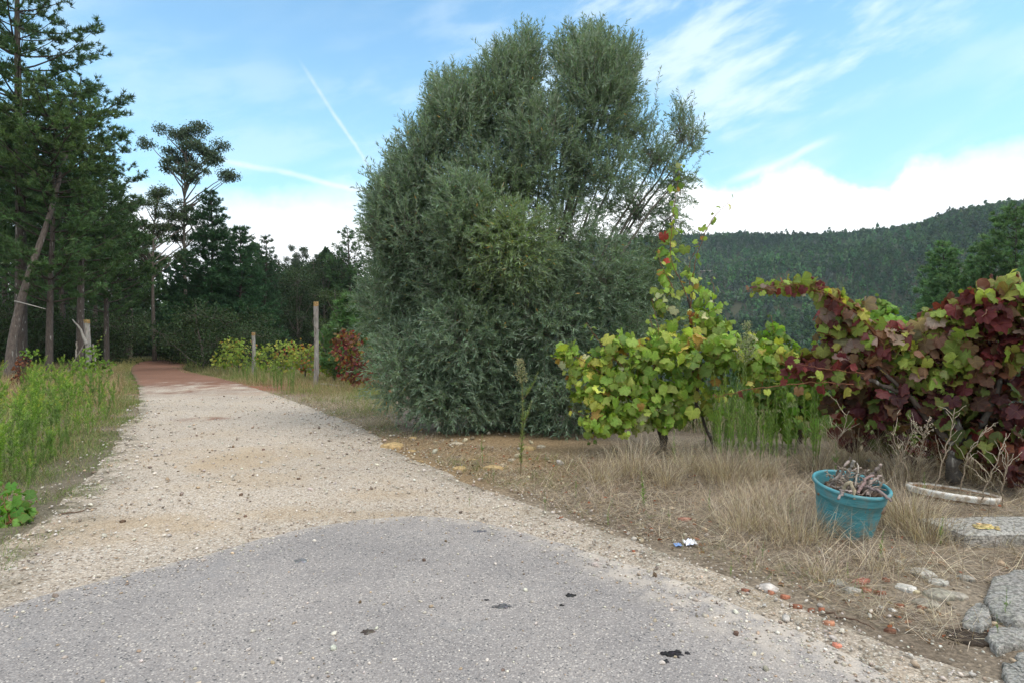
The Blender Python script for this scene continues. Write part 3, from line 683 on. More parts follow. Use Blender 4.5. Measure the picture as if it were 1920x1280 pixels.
def broad(h, lobes, nleaf, seed, leaf=.12, wid=.5, col=(.07, .10, .05), tr=(.10, .085, .07), hang=.4, trunk_r=.16, c0=.35, aspect=1.):
    """trunk with limbs to leafy lobes: lobes = (x, y, z, r, rz)"""
    rs = RS(seed); Tk = Acc(); Cr = Acc(); m = 10; t = np.linspace(0, 1, m)
    ax = np.stack([.3*np.sin(t*3+seed)*t, .25*np.cos(t*2.5+seed)*t, t*h*.93], 1)
    Tk.tubes(ax, trunk_r*(1-t*.88), 8, tr)
    tot = sum(l[3]**2 for l in lobes)
    for (x, y, z, r, rz) in lobes:
        c = np.array([x, y, z]); zz = max(h*c0*.7, z-r*1.6-.6*math.hypot(x, y)); p = np.array([np.interp(zz, ax[:, 2], ax[:, 0]), np.interp(zz, ax[:, 2], ax[:, 1]), min(zz, h*.9)])
        Tk.tubes(wig(rs, bez(p, (p+c)/2+np.array([0, 0, -.1*r]), c, 7), .05*r), np.linspace(trunk_r*.38, trunk_r*.08, 7), 5, tr)
        n = max(20, int(nleaf*r*r/tot)); kk = n//9+1
        cc = rdir(rs, kk)*(rs.uniform(.45, 1.05, (kk, 1)))*np.array([r, r, rz])+c
        for e in cc[::3]: Tk.tubes(wig(rs, bez(c, (c+e)/2+np.array([0, 0, .08*r]), e, 4), .03*r), np.linspace(trunk_r*.09, .006, 4), 3, tr)
        P = np.repeat(cc, 9, 0)[:n]+rs.normal(0, .17*max(r, .8), (n, 3))*(1, 1, .8)
        d = rdir(rs, n); d[:, 2] -= hang
        M = frames(d, rs.uniform(-3, 3, n))*(leaf*rs.uniform(.7, 1.3, n))[:, None, None]; M[:, :, 0] *= wid
        lc = np.repeat(np.exp(rs.normal(0, .2, kk)), 9)[:n, None]
        Cr.inst(KITE, KITEF, P, M, jit(rs, col, n, .16, .07)*lc)
    return Tk, Cr
def proto(name, TC, mat):
    r = empty(name); TC[0].build('trunk', M_bark, r, True); TC[1].build('crown', mat, r); return r
def lob(rs, n, R0, z0, z1, r0, r1, flat=.8):
    o = []
    for i in range(n):
        z = rs.uniform(z0, z1); a = rs.uniform(0, 6.28); q = R0*math.sqrt(rs.rand())*math.sin(pi*min(1, max(.15, (z-z0)/(z1-z0)*.85+.1)))**.6
        r = rs.uniform(r0, r1); o.append((q*math.cos(a), q*math.sin(a), z, r, r*flat))
    return o
def gz(x, y): return np.array([x, y, float(H(x, y))])
def forest():
    rs = RS(40)
    g1 = 'tall pines of the wood on the left'
    # tall maritime pines, far left
    pa = proto('pine_tree', pine(19.5, .34, 3.6, 1, whorls=22, per=5, subs=13), M_needle)
    pb = proto('pine_tree', pine(16, .30, 3.3, 2, whorls=19, per=5, subs=13, lean=(.02, 0)), M_needle)
    pc = proto('pine_tree', pine(13, .28, 2.9, 3, whorls=16, per=5, subs=13, lean=(-.02, .01), col=(.055, .100, .036)), M_needle)
    def P(px, Y): x = (px-CX)/F*Y; return gz(x, Y)
    dup(pa, P(38, 24), .4, 1.0, 'tallest dark pine with thick trunk, cut by the top left of the view', 'pine tree', g1)
    dup(pb, P(150, 27), 1.9, .86, 'second pine from the left, bushy top just right of the tallest pine', 'pine tree', g1)
    dup(pc, P(200, 30), 2.2, .78, 'shorter pine at the right end of the pine group, beside the slender eucalyptus', 'pine tree', g1)
    dup(pb, P(-60, 27), 4.0, 1.05, 'pine half outside the left edge of the view', 'pine tree', g1)
    dup(pc, P(92, 23), 5.1, .8, 'low branched pine with lichen specked trunk below the second pine', 'pine tree', g1)
    dup(pc, P(120, 34), .8, .95)['label'] = 'pine filling the gap behind the second pine'
    for px, Y, pr, s, r_ in ((60, 36, pb, 1., 1.), (178, 38, pa, .72, 2.), (-120, 33, pa, .9, 3.), (238, 42, pc, .85, .3), (10, 44, pb, 1., 5.), (140, 48, pa, .8, 2.6), (225, 52, pb, .8, 3.3)):
        dup(pr, P(px, Y), r_, s, 'pine crown deep in the shaded wood behind the front pines', 'pine tree', 'pines behind the front row of the wood')
    o = [q for q in C.objects if q.get('label', '').startswith('pine filling')][0]; tag(o, None, 'pine tree', g1)
    # the leaning trunk
    rs2 = RS(9); root = empty('leaning_pine', P(16, 22), 0, 'leaning pine with a bare curved trunk in front of the tallest pine', 'pine tree', g1)
    b = np.array(root.location); tp = [at(16, 694, 22), at(22, 640, 22), at(40, 560, 22), at(62, 490, 22.2), at(88, 425, 22.5), at(108, 350, 23), at(125, 290, 23.2)]
    u = np.linspace(0, 6, 22); tp = np.array(tp); pts = np.stack([np.interp(u, range(7), tp[:, k]) for k in range(3)], 1); pts[0, 2] = b[2]-.05
    for _ in range(3): pts[1:-1] = (pts[:-2]+pts[1:-1]+pts[2:])/3
    a = Acc(); a.tubes(pts, np.linspace(.165, .06, 22), 9, (.13, .105, .09))
    a.tubes(bez(at(28, 565, 22), at(50, 570, 21.6), at(86, 580, 21.4), 8), np.linspace(.035, .012, 8), 5, (.30, .28, .25))
    a.build('trunk', M_bark, root, True, b)
    _, cr = pine(5.2, .12, 2.5, 77, whorls=9, per=5, subs=12, col=(.07, .115, .04)); mm = np.array([at(95, 400, 22.6)]); cr.V = [v+mm-b for v in cr.V]; cr.build('crown', M_needle, root)
    # dark conical conifers in the middle distance
    ca = proto('conifer_tree', pine(12.6, .05, 3.0, 11, 'cone', whorls=30, per=7, subs=20, col=(.030, .070, .030), tl=.15, droop=.1), M_needle)
    cb = proto('conifer_tree', pine(10.6, .05, 2.7, 12, 'cone', whorls=27, per=7, subs=20, col=(.034, .078, .034), tl=.15, droop=.1), M_needle)
    cc = proto('conifer_tree', pine(10.5, .25, 1.5, 13, 'cone', whorls=18, per=5, subs=13, col=(.034, .07, .034), tl=.15, dens=.75), M_needle)
    g2 = 'conifers at the bend of the track'
    dup(ca, P(396, 40), .3, .93, 'tallest dark conical conifer behind the bend of the track', 'conifer tree', g2)
    dup(cb, P(450, 39), 1.3, .86, 'dark conifer with a thin pointed tip, second of the conical row', 'conifer tree', g2)
    dup(cc, P(497, 44), 2.3, .9, 'thin sparse conifer with bare whorls against the cloud', 'conifer tree', g2)
    dup(cb, P(348, 44), 4.3, .78, 'lower dark conifer under the slender eucalyptus', 'conifer tree', g2)
    dup(ca, P(425, 52), 3.3, .8, 'dark conifer mostly hidden behind the conical pair', 'conifer tree', g2)
    # eucalyptus
    ea = [(-.5, 0, 17.1, 1.3, 1.), (.3, .3, 16.3, 1.2, 1.), (-1.5, .2, 15.6, 1.1, .8), (1.3, .1, 15.1, 1.0, .8), (2.3, .2, 13.9, .9, .6), (-.4, .6, 14.9, 1.0, .8), (.6, -.4, 13.6, .9, .7), (2.0, -.2, 14.7, .7, .6), (-1.1, -.4, 14.2, .8, .6), (-.9, 0, 11.6, .8, .6), (.9, .2, 11.2, .9, .7), (1.2, -.3, 9.4, 1., .8), (-1.1, .3, 9.3, .9, .8)]
    def split(ls, seed, k=4):
        q = RS(seed); o = []
        for (x, y, z, r, rz) in ls:
            for _ in range(k):
                d = q.normal(0, .55, 3); o.append((x*1.08+d[0]*r, y*1.08+d[1]*r, z+d[2]*rz*.9, r*q.uniform(.32, .62), rz*q.uniform(.3, .55)))
        return o
    ea = split(ea, 3)
    e1 = proto('eucalyptus_tree', broad(17.5, ea, 16000, 3, .18, .38, (.075, .108, .066), (.17, .145, .12), .9, .17, .5), M_far)
    eb = [(0, 0, 10.9, 1.2, .7), (-1.3, .2, 10.3, 1.0, .6), (1.4, 0, 10.2, 1., .6), (-2.1, 0, 9.1, 1., .6), (2.1, .3, 8.9, 1., .6), (0, .4, 9.4, 1., .6), (-1., -.3, 8., .8, .5), (1.1, -.3, 7.6, .8, .5)]
    eb = split(eb, 5)
    e2 = proto('eucalyptus_tree', broad(11.6, eb, 14000, 4, .16, .36, (.085, .118, .060), (.16, .13, .11), .8, .15, .3), M_far)
    ec = [(0, 0, 14.2, 1.2, 1.1), (-.9, .2, 12.8, 1., .8), (1.0, 0, 13.0, .9, .8), (.2, 0, 11.6, .9, .7), (-1.2, 0, 10.6, .7, .5), (1.6, .2, 10.2, .7, .5)]
    ec = split(ec, 7, 3)
    e3 = proto('eucalyptus_tree', broad(15, ec, 5500, 5, .2, .4, (.075, .105, .07), (.17, .15, .13), .8, .13, .5), M_far)
    g3 = 'eucalyptus trees above the wood'
    dup(e1, P(350, 43), 0, 1.0, 'tall slender eucalyptus standing alone above the conifers', 'eucalyptus tree', g3)
    dup(e2, P(290, 41), 1.0, 1.02, 'spreading eucalyptus with forked limbs left of the tall slender one', 'eucalyptus tree', g3)
    dup(e2, P(245, 50), 3.0, .95, 'eucalyptus with loose crown beside the shorter pine', 'eucalyptus tree', g3)
    dup(e3, P(553, 72), .4, .86, 'small round topped eucalyptus poking above the treeline', 'eucalyptus tree', g3)
    dup(e3, P(600, 74), 2.4, .82, 'thin eucalyptus with open crown near the end of the treeline', 'eucalyptus tree', g3)
    # line of mixed trees behind the vineyard, left of the olive
    bt = proto('broadleaf_tree', broad(9, lob(rs, 22, 3.1, 1.5, 8.2, .9, 1.6), 11000, 6, .17, .55, (.040, .062, .032), c0=.1), M_far)
    b2 = proto('broadleaf_tree', broad(8, lob(rs, 20, 2.7, 1.0, 7.4, .8, 1.4), 10000, 8, .16, .5, (.068, .100, .042), c0=.1), M_far)
    pd = proto('pine_tree', pine(11.5, .25, 2.6, 31, whorls=16, per=5, subs=12, col=(.05, .095, .038)), M_needle)
    dup(pd, P(655, 55), 0, 1.04, 'round topped pine right beside the left flank of the olive tree', 'pine tree')
    g4 = 'trees of the dark treeline behind the vineyard'
    for i, (px, Y, pr, s) in enumerate(((520, 52, bt, .88), (560, 58, b2, .9), (610, 54, bt, .86), (585, 66, b2, 1.05), (650, 68, bt, 1.0), (545, 74, bt, 1.05), (700, 60, b2, .9), (505, 64, b2, 1.0), (630, 46, b2, .62), (490, 50, bt, .75), (740, 70, bt, 1.), (470, 70, b2, 1.1), (675, 84, b2, 1.2), (560, 46, bt, .6), (590, 60, bt, 1.0), (530, 60, b2, .95), (640, 62, bt, 1.05), (570, 82, b2, 1.3), (620, 86, bt, 1.35))):
        dup(pr, P(px, Y), i*1.7, s*1.17, 'dark leafy tree' if pr is bt else 'paler leafy tree', 'tree', g4)
    for q in C.objects:
        if q.get('group') == g4: q['label'] = 'dark bushy tree of the treeline behind the vineyard' if q['label'].startswith('dark') else 'paler green tree of the treeline behind the vineyard'
    # undergrowth of the wood: bushes
    sb = empty('woodland_bush'); t_, c_ = broad(2.6, lob(rs, 12, 1.5, .5, 2.3, .5, .9), 3600, 15, .11, .5, (.042, .066, .030), c0=.05, trunk_r=.05); t_.build('stems', M_bark, sb); c_.build('foliage', M_far, sb)
    g5 = 'bushes in the shade of the wood'
    for i in range(46):
        Y = rs.uniform(29, 58); px = rs.uniform(-60, 470) if i > 12 else rs.uniform(-80, 220)
        if 215 < px < 340 and Y < 48: Y = rs.uniform(50, 60)
        dup(sb, P(px, Y), i, rs.uniform(.8, 1.7), 'dark shady bush under the trees of the wood', 'bush', g5)
    for i, (px, Y, s) in enumerate(((300, 47, 1.0), (325, 42, .8), (215, 39, .9), (255, 56, 1.5), (290, 58, 1.6), (230, 60, 1.6), (320, 55, 1.4))): dup(sb, P(px, Y), i*2., s, 'dark shady bush under the trees of the wood', 'bush', g5)
    # young pines close by: left of the olive and in the valley on the right
    yp = proto('young_pine', pine(3.4, .08, 1.0, 41, 'cone', whorls=10, per=5, subs=9, col=(.075, .14, .05), tl=.2), M_needle)
    dup(yp, P(655, 21), 0, .92, 'bright green young pine peeping out behind the left side of the olive', 'young pine')
    vp = proto('pine_tree', pine(15, .15, 4.6, 51, whorls=20, per=6, subs=19, col=(.085, .15, .055), tl=.25), M_needle)
    vq = proto('pine_tree', pine(11, .12, 2.8, 52, 'cone', whorls=19, per=6, subs=17, col=(.10, .18, .07), tl=.25), M_needle)
    def V(px, top, Y, h, s): x = (px-CX)/F*Y; return np.array([x, Y, CAMZ+(HY-top)/F*Y-h*s])
    g6 = 'pines rising from the valley on the right'
    dup(vp, V(1905, 385, 42, 15, 1.), .5, 1., 'big pine rising from the valley at the right edge', 'pine tree', g6)
    dup(vq, V(1770, 452, 46, 11, 1.), 1.5, 1., 'pale green young pine in front of the hill, above the arched vine shoot', 'pine tree', g6)
    dup(vq, V(1828, 478, 50, 11, .9), 3.5, .9, 'smaller pine between the pale young pine and the big pine', 'pine tree', g6)
    dup(vq, V(1960, 440, 36, 11, 1.), 2.5, 1., 'pine just outside the right edge, beside the big pine', 'pine tree', g6)
    # far woods, one mass each
    def mass(name, pts, scale, nl, seed, cols, lf, group=None, label=None, cone=.5):
        rs = RS(seed); a = Acc(); n = len(pts)
        K = 6
        for q in range(K):
            k = np.arange(q, n, K); m = nl
            z = rs.rand(m)**.8; rr = (1-z)**.6*.5*(1 if q % 2 else .75)*rs.uniform(.6, 1.05, m); an = rs.uniform(0, 6.28, m)
            lv = np.stack([rr*np.cos(an), rr*np.sin(an), .12+z*.9], 1)
            tv = []; 
            for p in lv:
                d = rs.normal(size=3); d /= np.linalg.norm(d); s2 = np.cross(d, rs.normal(size=3)); s2 /= np.linalg.norm(s2); w = lf*rs.uniform(.6, 1.2)
                tv += [p-d*w, p+s2*w*.6, p+d*w, p-s2*w*.6]
            tv = np.array(tv); F_ = np.arange(4*m).reshape(-1, 4)
            sc = scale*np.exp(rs.normal(0, .2, len(k))); an = rs.uniform(0, 6.28, len(k))
            M = np.zeros((len(k), 3, 3)); M[:, 0, 0] = np.cos(an)*sc*.8; M[:, 0, 1] = -np.sin(an)*sc*.8; M[:, 1, 0] = np.sin(an)*sc*.8; M[:, 1, 1] = np.cos(an)*sc*.8; M[:, 2, 2] = sc
            a.inst(tv, F_, pts[k], M, cols(pts[k], rs))
        return tag(a.build(name, M_far), kind='stuff')
    rs = RS(61); n = 260; px = rs.uniform(-700, 720, n); Y = rs.uniform(62, 150, n); x = (px-CX)/F*Y
    mass('distant_woodland', np.stack([x, Y, H(x, Y)-.3], 1), 9.0, 420, 62, lambda p, r: jit(r, (.040, .062, .030), len(p), .3, .12), .045)
    n = 40000; az = rs.uniform(-.35, .86, n); r = np.sqrt(rs.uniform(240**2, 735**2, n)); x = r*np.sin(az); y = r*np.cos(az)
    bx, by = .345*520, 520.
    yb = min(np.arange(300., 640., 4), key=lambda q: abs(HY-(float(H(.345*q, q))+3-CAMZ)/q*F-506)); bare = (np.hypot((x-.345*y)/17, (y-yb)/26)) < 1+.9*vnoise(x, y, .08, 3)
    k = ~bare; x, y = x[k], y[k]
    def hc(p, r):
        m = vnoise(p[:, 0], p[:, 1], 1/55., 8, 3)[:, None]; c = jit(r, (.052, .100, .040), len(p), .34, .10)*(1+1.8*m)
        t = (r.rand(len(p)) < .10+.3*np.clip(m[:, 0]*2, 0, 1))[:, None]
        return np.where(t, jit(r, (.085, .112, .080), len(p), .15), c)
    mass('hillside_forest', np.stack([x, y, H(x, y)-.6], 1), 6.4, 32, 63, hc, .16)
    n = 220; a = Acc(); x = .345*yb+rs.normal(0, 11, n); y = yb+rs.normal(0, 13, n)
    stones(a, np.stack([x, y], 1), rs.uniform(.5, 1.6, n), jit(rs, (.20, .17, .145), n, .15), rs, .6); tag(a.build('hillside_rubble', M_rock), kind='stuff')
    # scrub on the slope just below the vine terrace
    n = 130; px = rs.uniform(1230, 2100, n); Y = rs.uniform(24, 75, n); x = (px-CX)/F*Y
    mass('valley_scrub', np.stack([x, Y, H(x, Y)-.3], 1), 3.2, 420, 64, lambda p, r: jit(r, (.06, .10, .04), len(p), .3, .1), .05)
forest()
#PART4
# ------------------------------------------------------------------ grapevines
PAL_G = [(.26, .39, .065), (.19, .31, .05), (.36, .45, .09), (.50, .49, .10), (.13, .22, .045), (.42, .25, .07), (.33, .05, .035), (.46, .50, .28)]
PW_G = [.31, .25, .18, .06, .12, .03, .01, .04]
PAL_R = [(.150, .028, .032), (.100, .022, .030), (.24, .034, .034), (.135, .065, .036), (.20, .27, .05), (.30, .31, .06), (.20, .125, .065), (.28, .19, .16)]
PW_R = [.15, .16, .05, .15, .23, .09, .10, .07]
def leafy(acc, rs, lobes, pal, pw, size, cane=None, hang=.7, face=.35, dy=0.):
    for l in lobes:
        px, py, Y, rx, rz, ry, n = l[:7]; pal2, pw2 = (l[7], l[8]) if len(l) > 7 else (pal, pw)
        Y += dy; c = at(px, py, Y); s = Y/F; v = rdir(rs, n); rad = rs.uniform(.35, 1.12, n)**.6
        q = v*rad[:, None]*np.array([rx*s, ry, rz*s])
        d = v*np.array([.6, .6, .3])+rs.normal(0, .5, (n, 3)); d[:, 2] -= hang
        nm = v*.6+rs.normal(0, .5, (n, 3))+np.array([0, -face, .55])
        sz = size*rs.uniform(.4, 1.2, n)
        P = c+q; dn = d/np.linalg.norm(d, axis=1, keepdims=True)
        cc_ = np.array(pal2, float); ns = max(3, n//10); sp_ = P[rs.randint(0, n, ns)]; si = rs.choice(len(cc_), ns, p=pw2)
        near = si[((P[:, None]-sp_[None])**2).sum(-1).argmin(1)]; own = rs.choice(len(cc_), n, p=pw2); ix = np.where(rs.rand(n) < .6, near, own)
        k2 = rs.rand(n, 1)*.35; colr = (cc_[ix]*(1-k2)+cc_[own]*k2)*np.exp(rs.normal(0, .22, (n, 1)))*(1+rs.normal(0, .05, (n, 3)))
        grape_leaves(acc, P-dn*sz[:, None]*.3, dn, nm, sz, np.clip(colr, .001, .95), rs)
        if cane is not None:
            k = n//3
            st = P[:k]-dn[:k]*sz[:k, None]*.3; en = st+rs.normal(0, .05, (k, 3))-v[:k]*.09
            cane.tubes(np.stack([st, (st+en)/2+np.array([0, 0, .01]), en], 1), np.repeat([[.0012, .0014, .0018]], k, 0), 3, (.22, .10, .05))
def shoot(acc, cane, rs, pts, r0, n, size, pal, pw, m=26, both=True, col=(.20, .085, .045)):
    pts = np.array(pts, float); u = np.linspace(0, len(pts)-1, m); P = np.stack([np.interp(u, range(len(pts)), pts[:, k]) for k in range(3)], 1)
    for _ in range(3): P[1:-1] = (P[:-2]+P[1:-1]*2+P[2:])/4
    P[1:-1] += rs.normal(0, .004, (m-2, 3)); cane.tubes(P, np.linspace(r0, r0*.35, m), 5, col)
    if n:
        t = np.linspace(.06, .99, n); Q = np.stack([np.interp(t*(m-1), range(m), P[:, k]) for k in range(3)], 1)
        T = np.gradient(Q, axis=0) if n > 1 else np.array([[0, 0, 1.]]); T /= np.linalg.norm(T, axis=1, keepdims=True)+1e-9
        sd = np.cross(T, np.array([0, -1, .2]))*np.where(np.arange(n) % 2, 1, -1)[:, None]+rs.normal(0, .35, (n, 3)); sd /= np.linalg.norm(sd, axis=1, keepdims=True)
        sz = size*(1-.55*t)*rs.uniform(.75, 1.2, n); b = Q+sd*sz[:, None]*.55
        cane.tubes(np.stack([Q, (Q+b)/2+[0, 0, .008], b], 1), np.repeat([[.0018, .0014, .0012]], n, 0), 3, (.26, .09, .05))
        d = sd*.7+rs.normal(0, .3, (n, 3))+np.array([0, 0, -.55]); nm = rs.normal(0, .4, (n, 3))+np.array([0, -.55, .6])
        d /= np.linalg.norm(d, axis=1, keepdims=True)
        grape_leaves(acc, b, d, nm, sz, palette(rs, n, pal, .2, .06, pw), rs)
def gnarl(acc, rs, pts, r0, r1, m=16, col=(.07, .055, .045), sides=8):
    pts = np.array(pts, float); u = np.linspace(0, len(pts)-1, m); P = np.stack([np.interp(u, range(len(pts)), pts[:, k]) for k in range(3)], 1)
    P[1:] += rs.normal(0, r0*.22, (m-1, 3)); acc.tubes(P, np.linspace(r0, r1, m)*rs.uniform(.8, 1.25, m), sides, col)
def vines():
    rs = RS(71)
    def close(root, base, tk, cn, lf):
        if tk: tk.build('trunk', M_bark, root, True, base)
        cn.build('canes', M_twig, root, True, base); lf.build('foliage', M_grape, root, loc=base)
    # the yellow-green vine in front of the olive
    b = gpt(1245, 842); r = empty('grapevine', b, 0, 'bushy grapevine with yellow green leaves right in front of the olive tree', 'grapevine', 'grapevines on the verge')
    tk, cn, lf = Acc(), Acc(), Acc()
    gnarl(tk, rs, [b-[0, 0, .05], at(1240, 800, 7.5), at(1222, 765, 7.4), at(1230, 720, 7.4)], .05, .03)
    b2 = gpt(1300, 838); gnarl(tk, rs, [at(1345, 850, 7.3), at(1322, 800, 7.4), at(1312, 770, 7.5), at(1290, 720, 7.5)], .022, .016)
    gnarl(tk, rs, [at(1222, 765, 7.4), at(1180, 740, 7.3), at(1130, 700, 7.3)], .025, .012); gnarl(tk, rs, [at(1225, 760, 7.4), at(1290, 700, 7.3), at(1360, 660, 7.2)], .025, .012)
    leafy(lf, rs, [(1065, 670, 7.4, 26, 26, .2, 36), (1105, 715, 7.4, 50, 52, .3, 120), (1170, 690, 7.3, 62, 62, .35, 170), (1165, 750, 7.2, 66, 50, .35, 150), (1235, 700, 7.3, 65, 66, .4, 170), (1250, 760, 7.2, 60, 38, .35, 60), (1300, 668, 7.3, 62, 44, .4, 105), (1370, 660, 7.1, 56, 40, .35, 120), (1440, 670, 7.0, 46, 34, .3, 70),
                   (1320, 715, 7.4, 50, 42, .3, 55), (1120, 795, 7.2, 36, 22, .2, 26), (1195, 800, 7.3, 50, 16, .2, 12), (1420, 690, 7.0, 42, 40, .35, 70), (1150, 790, 7.1, 50, 30, .3, 60), (1250, 795, 7.2, 40, 24, .25, 34), (1340, 760, 7.5, 40, 34, .3, 40), (1210, 645, 7.4, 40, 30, .25, 30), (1250, 645, 7.4, 40, 30, .25, 26)], PAL_G, PW_G, .165, cn)
    G = (PAL_G, PW_G)
    for pts, n in (([(1130, 700), (1080, 668), (1035, 672)], 10), ([(1170, 690), (1130, 650), (1100, 605)], 9), ([(1225, 700), (1228, 640), (1218, 592)], 10), ([(1150, 760), (1100, 780), (1066, 765)], 8), ([(1150, 790), (1120, 810), (1108, 830)], 6), ([(1290, 700), (1370, 672), (1470, 645)], 16), ([(1225, 760), (1222, 690), (1236, 620), (1222, 560)], 4)):
        shoot(lf, cn, rs, [at(x, y, 7.25+.1*i) for i, (x, y) in enumerate(pts)], .006, n, .14, *G)
    close(r, b, tk, cn, lf)
    # the vine climbing the right flank of the olive
    b = gpt(1300, 800); r = empty('grapevine', b, 0, 'climbing grapevine with loose green leaves hanging on the right flank of the olive', 'grapevine', 'grapevines on the verge')
    tk, cn, lf = Acc(), Acc(), Acc(); gnarl(tk, rs, [b-[0, 0, .05], at(1310, 720, 8.5), at(1300, 640, 8.4), at(1290, 560, 8.3)], .035, .015)
    leafy(lf, rs, [(1255, 480, 8.6, 26, 45, .25, 26), (1245, 560, 8.3, 24, 40, .25, 30), (1325, 590, 8.0, 36, 42, .25, 52), (1345, 625, 7.9, 30, 34, .25, 40), (1290, 620, 8.1, 36, 40, .3, 30), (1300, 530, 8.2, 26, 22, .2, 14), (1262, 400, 8.8, 16, 70, .2, 12), (1250, 640, 8.2, 30, 30, .2, 40), (1280, 330, 9., 14, 30, .2, 5)], PAL_G, PW_G, .155, cn)
    for pts, n in (([(1295, 600), (1300, 500), (1320, 440), (1340, 400)], 9), ([(1320, 440), (1340, 405), (1360, 385), (1376, 370)], 5), ([(1290, 560), (1255, 480), (1262, 400), (1275, 320)], 9), ([(1300, 640), (1340, 560), (1335, 520)], 8), ([(1300, 640), (1290, 500), (1310, 455), (1318, 430)], 7), ([(1262, 540), (1240, 500), (1232, 470)], 6)):
        shoot(lf, cn, rs, [at(x, y, 8.2+.05*i) for i, (x, y) in enumerate(pts)], .006, n, .14, *G)
    close(r, b, tk, cn, lf)
    # greener vine between the two
    b = gpt(1500, 830); r = empty('grapevine', b, 0, 'fresh green grapevine standing behind the tall weeds', 'grapevine', 'grapevines on the verge')
    tk, cn, lf = Acc(), Acc(), Acc(); gnarl(tk, rs, [b-[0, 0, .05], at(1500, 760, 7.8), at(1490, 700, 7.8)], .04, .02)
    PG = [(.12, .23, .035), (.16, .28, .045), (.09, .17, .03), (.28, .3, .06)]; pg = [.35, .3, .3, .05]
    leafy(lf, rs, [(1450, 640, 7.9, 30, 28, .3, 60, PG, pg), (1480, 690, 7.8, 55, 45, .35, 120, PG, pg), (1545, 740, 7.6, 55, 45, .35, 110, PG, pg), (1440, 740, 7.6, 50, 40, .3, 80, PG, pg), (1645, 585, 7.6, 34, 22, .25, 60, PG, pg), (1665, 610, 7.4, 40, 22, .25, 50, PG, pg), (1600, 640, 7.6, 60, 40, .3, 90, PG, pg), (1490, 800, 7.4, 60, 30, .3, 60, PG, pg)], PG, pg, .16, cn)
    shoot(lf, cn, rs, [at(1450, 700, 7.8), at(1452, 630, 7.8), at(1446, 592, 7.8)], .006, 7, .12, PG, pg)
    shoot(lf, cn, rs, [at(1620, 640, 7.6), at(1640, 580, 7.6), at(1648, 555, 7.6)], .006, 7, .12, PG, pg)
    close(r, b, tk, cn, lf)
    # the burgundy vine on the right
    b = gpt(1795, 905); r = empty('grapevine', b, 0, 'big burgundy red grapevine sprawling above the blue bucket at the right', 'grapevine', 'grapevines on the verge')
    tk, cn, lf = Acc(), Acc(), Acc(); gnarl(tk, rs, [b-[0, 0, .05], at(1785, 870, 5.7), at(1800, 820, 5.7), at(1780, 760, 5.7)], .07, .04, col=(.10, .09, .08))
    gnarl(tk, rs, [at(1785, 860, 5.7), at(1840, 800, 5.6), at(1880, 700, 5.5)], .04, .02, col=(.09, .08, .07)); gnarl(tk, rs, [at(1785, 830, 5.7), at(1700, 740, 5.8), at(1600, 700, 5.9)], .035, .015); gnarl(tk, rs, [at(1700, 740, 5.8), at(1640, 680, 5.9), at(1600, 600, 5.9)], .02, .01)
    T = [(.15, .028, .032), (.21, .29, .055), (.32, .35, .07), (.24, .13, .08), (.34, .25, .2), (.11, .03, .03)]; tp = [.18, .29, .17, .14, .1, .12]
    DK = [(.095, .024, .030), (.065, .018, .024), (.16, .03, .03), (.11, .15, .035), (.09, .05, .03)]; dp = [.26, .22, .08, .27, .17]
    leafy(lf, rs, [(1890, 560, 5.2, 52, 36, .3, 100, T, tp), (1840, 590, 5.3, 50, 48, .35, 130), (1900, 640, 5.2, 60, 60, .4, 150), (1770, 620, 5.5, 42, 44, .35, 110, T, tp), (1820, 680, 5.4, 70, 60, .4, 170), (1730, 690, 5.6, 66, 50, .4, 165, T, tp), (1650, 650, 5.7, 62, 46, .35, 150, T, tp), (1580, 640, 5.8, 52, 46, .35, 120, T, tp),
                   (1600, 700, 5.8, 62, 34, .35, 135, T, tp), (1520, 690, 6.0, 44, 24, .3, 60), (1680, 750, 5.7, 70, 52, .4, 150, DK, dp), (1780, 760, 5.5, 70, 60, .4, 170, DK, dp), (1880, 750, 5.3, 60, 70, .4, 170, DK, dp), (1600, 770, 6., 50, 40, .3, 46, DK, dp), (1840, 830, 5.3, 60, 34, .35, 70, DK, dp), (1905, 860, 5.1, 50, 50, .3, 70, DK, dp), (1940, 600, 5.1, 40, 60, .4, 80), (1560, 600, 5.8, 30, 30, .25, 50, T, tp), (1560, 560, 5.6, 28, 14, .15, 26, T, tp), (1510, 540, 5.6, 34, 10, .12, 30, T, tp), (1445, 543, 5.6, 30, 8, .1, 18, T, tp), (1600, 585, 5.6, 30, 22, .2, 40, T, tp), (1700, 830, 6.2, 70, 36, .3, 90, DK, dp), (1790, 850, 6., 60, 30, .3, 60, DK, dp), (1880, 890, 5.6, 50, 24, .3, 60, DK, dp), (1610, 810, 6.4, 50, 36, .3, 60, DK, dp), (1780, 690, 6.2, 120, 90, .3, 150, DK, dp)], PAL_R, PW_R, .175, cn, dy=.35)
    for pts, n in (([(1660, 650), (1600, 580), (1530, 535), (1460, 535), (1400, 548)], 30), ([(1680, 660), (1610, 590), (1540, 545), (1480, 545)], 20), ([(1900, 620), (1870, 550), (1855, 518)], 8), ([(1620, 700), (1540, 690), (1480, 680)], 9), ([(1600, 720), (1520, 715), (1400, 730), (1340, 745)], 12)):
        shoot(lf, cn, rs, [at(x, y, 5.8+.02*i) for i, (x, y) in enumerate(pts)], .006, n, .15, T, tp)
    close(r, b, tk, cn, lf)
    # the distant vineyard row left of the olive
    g = 'low grapevines of the row left of the olive'
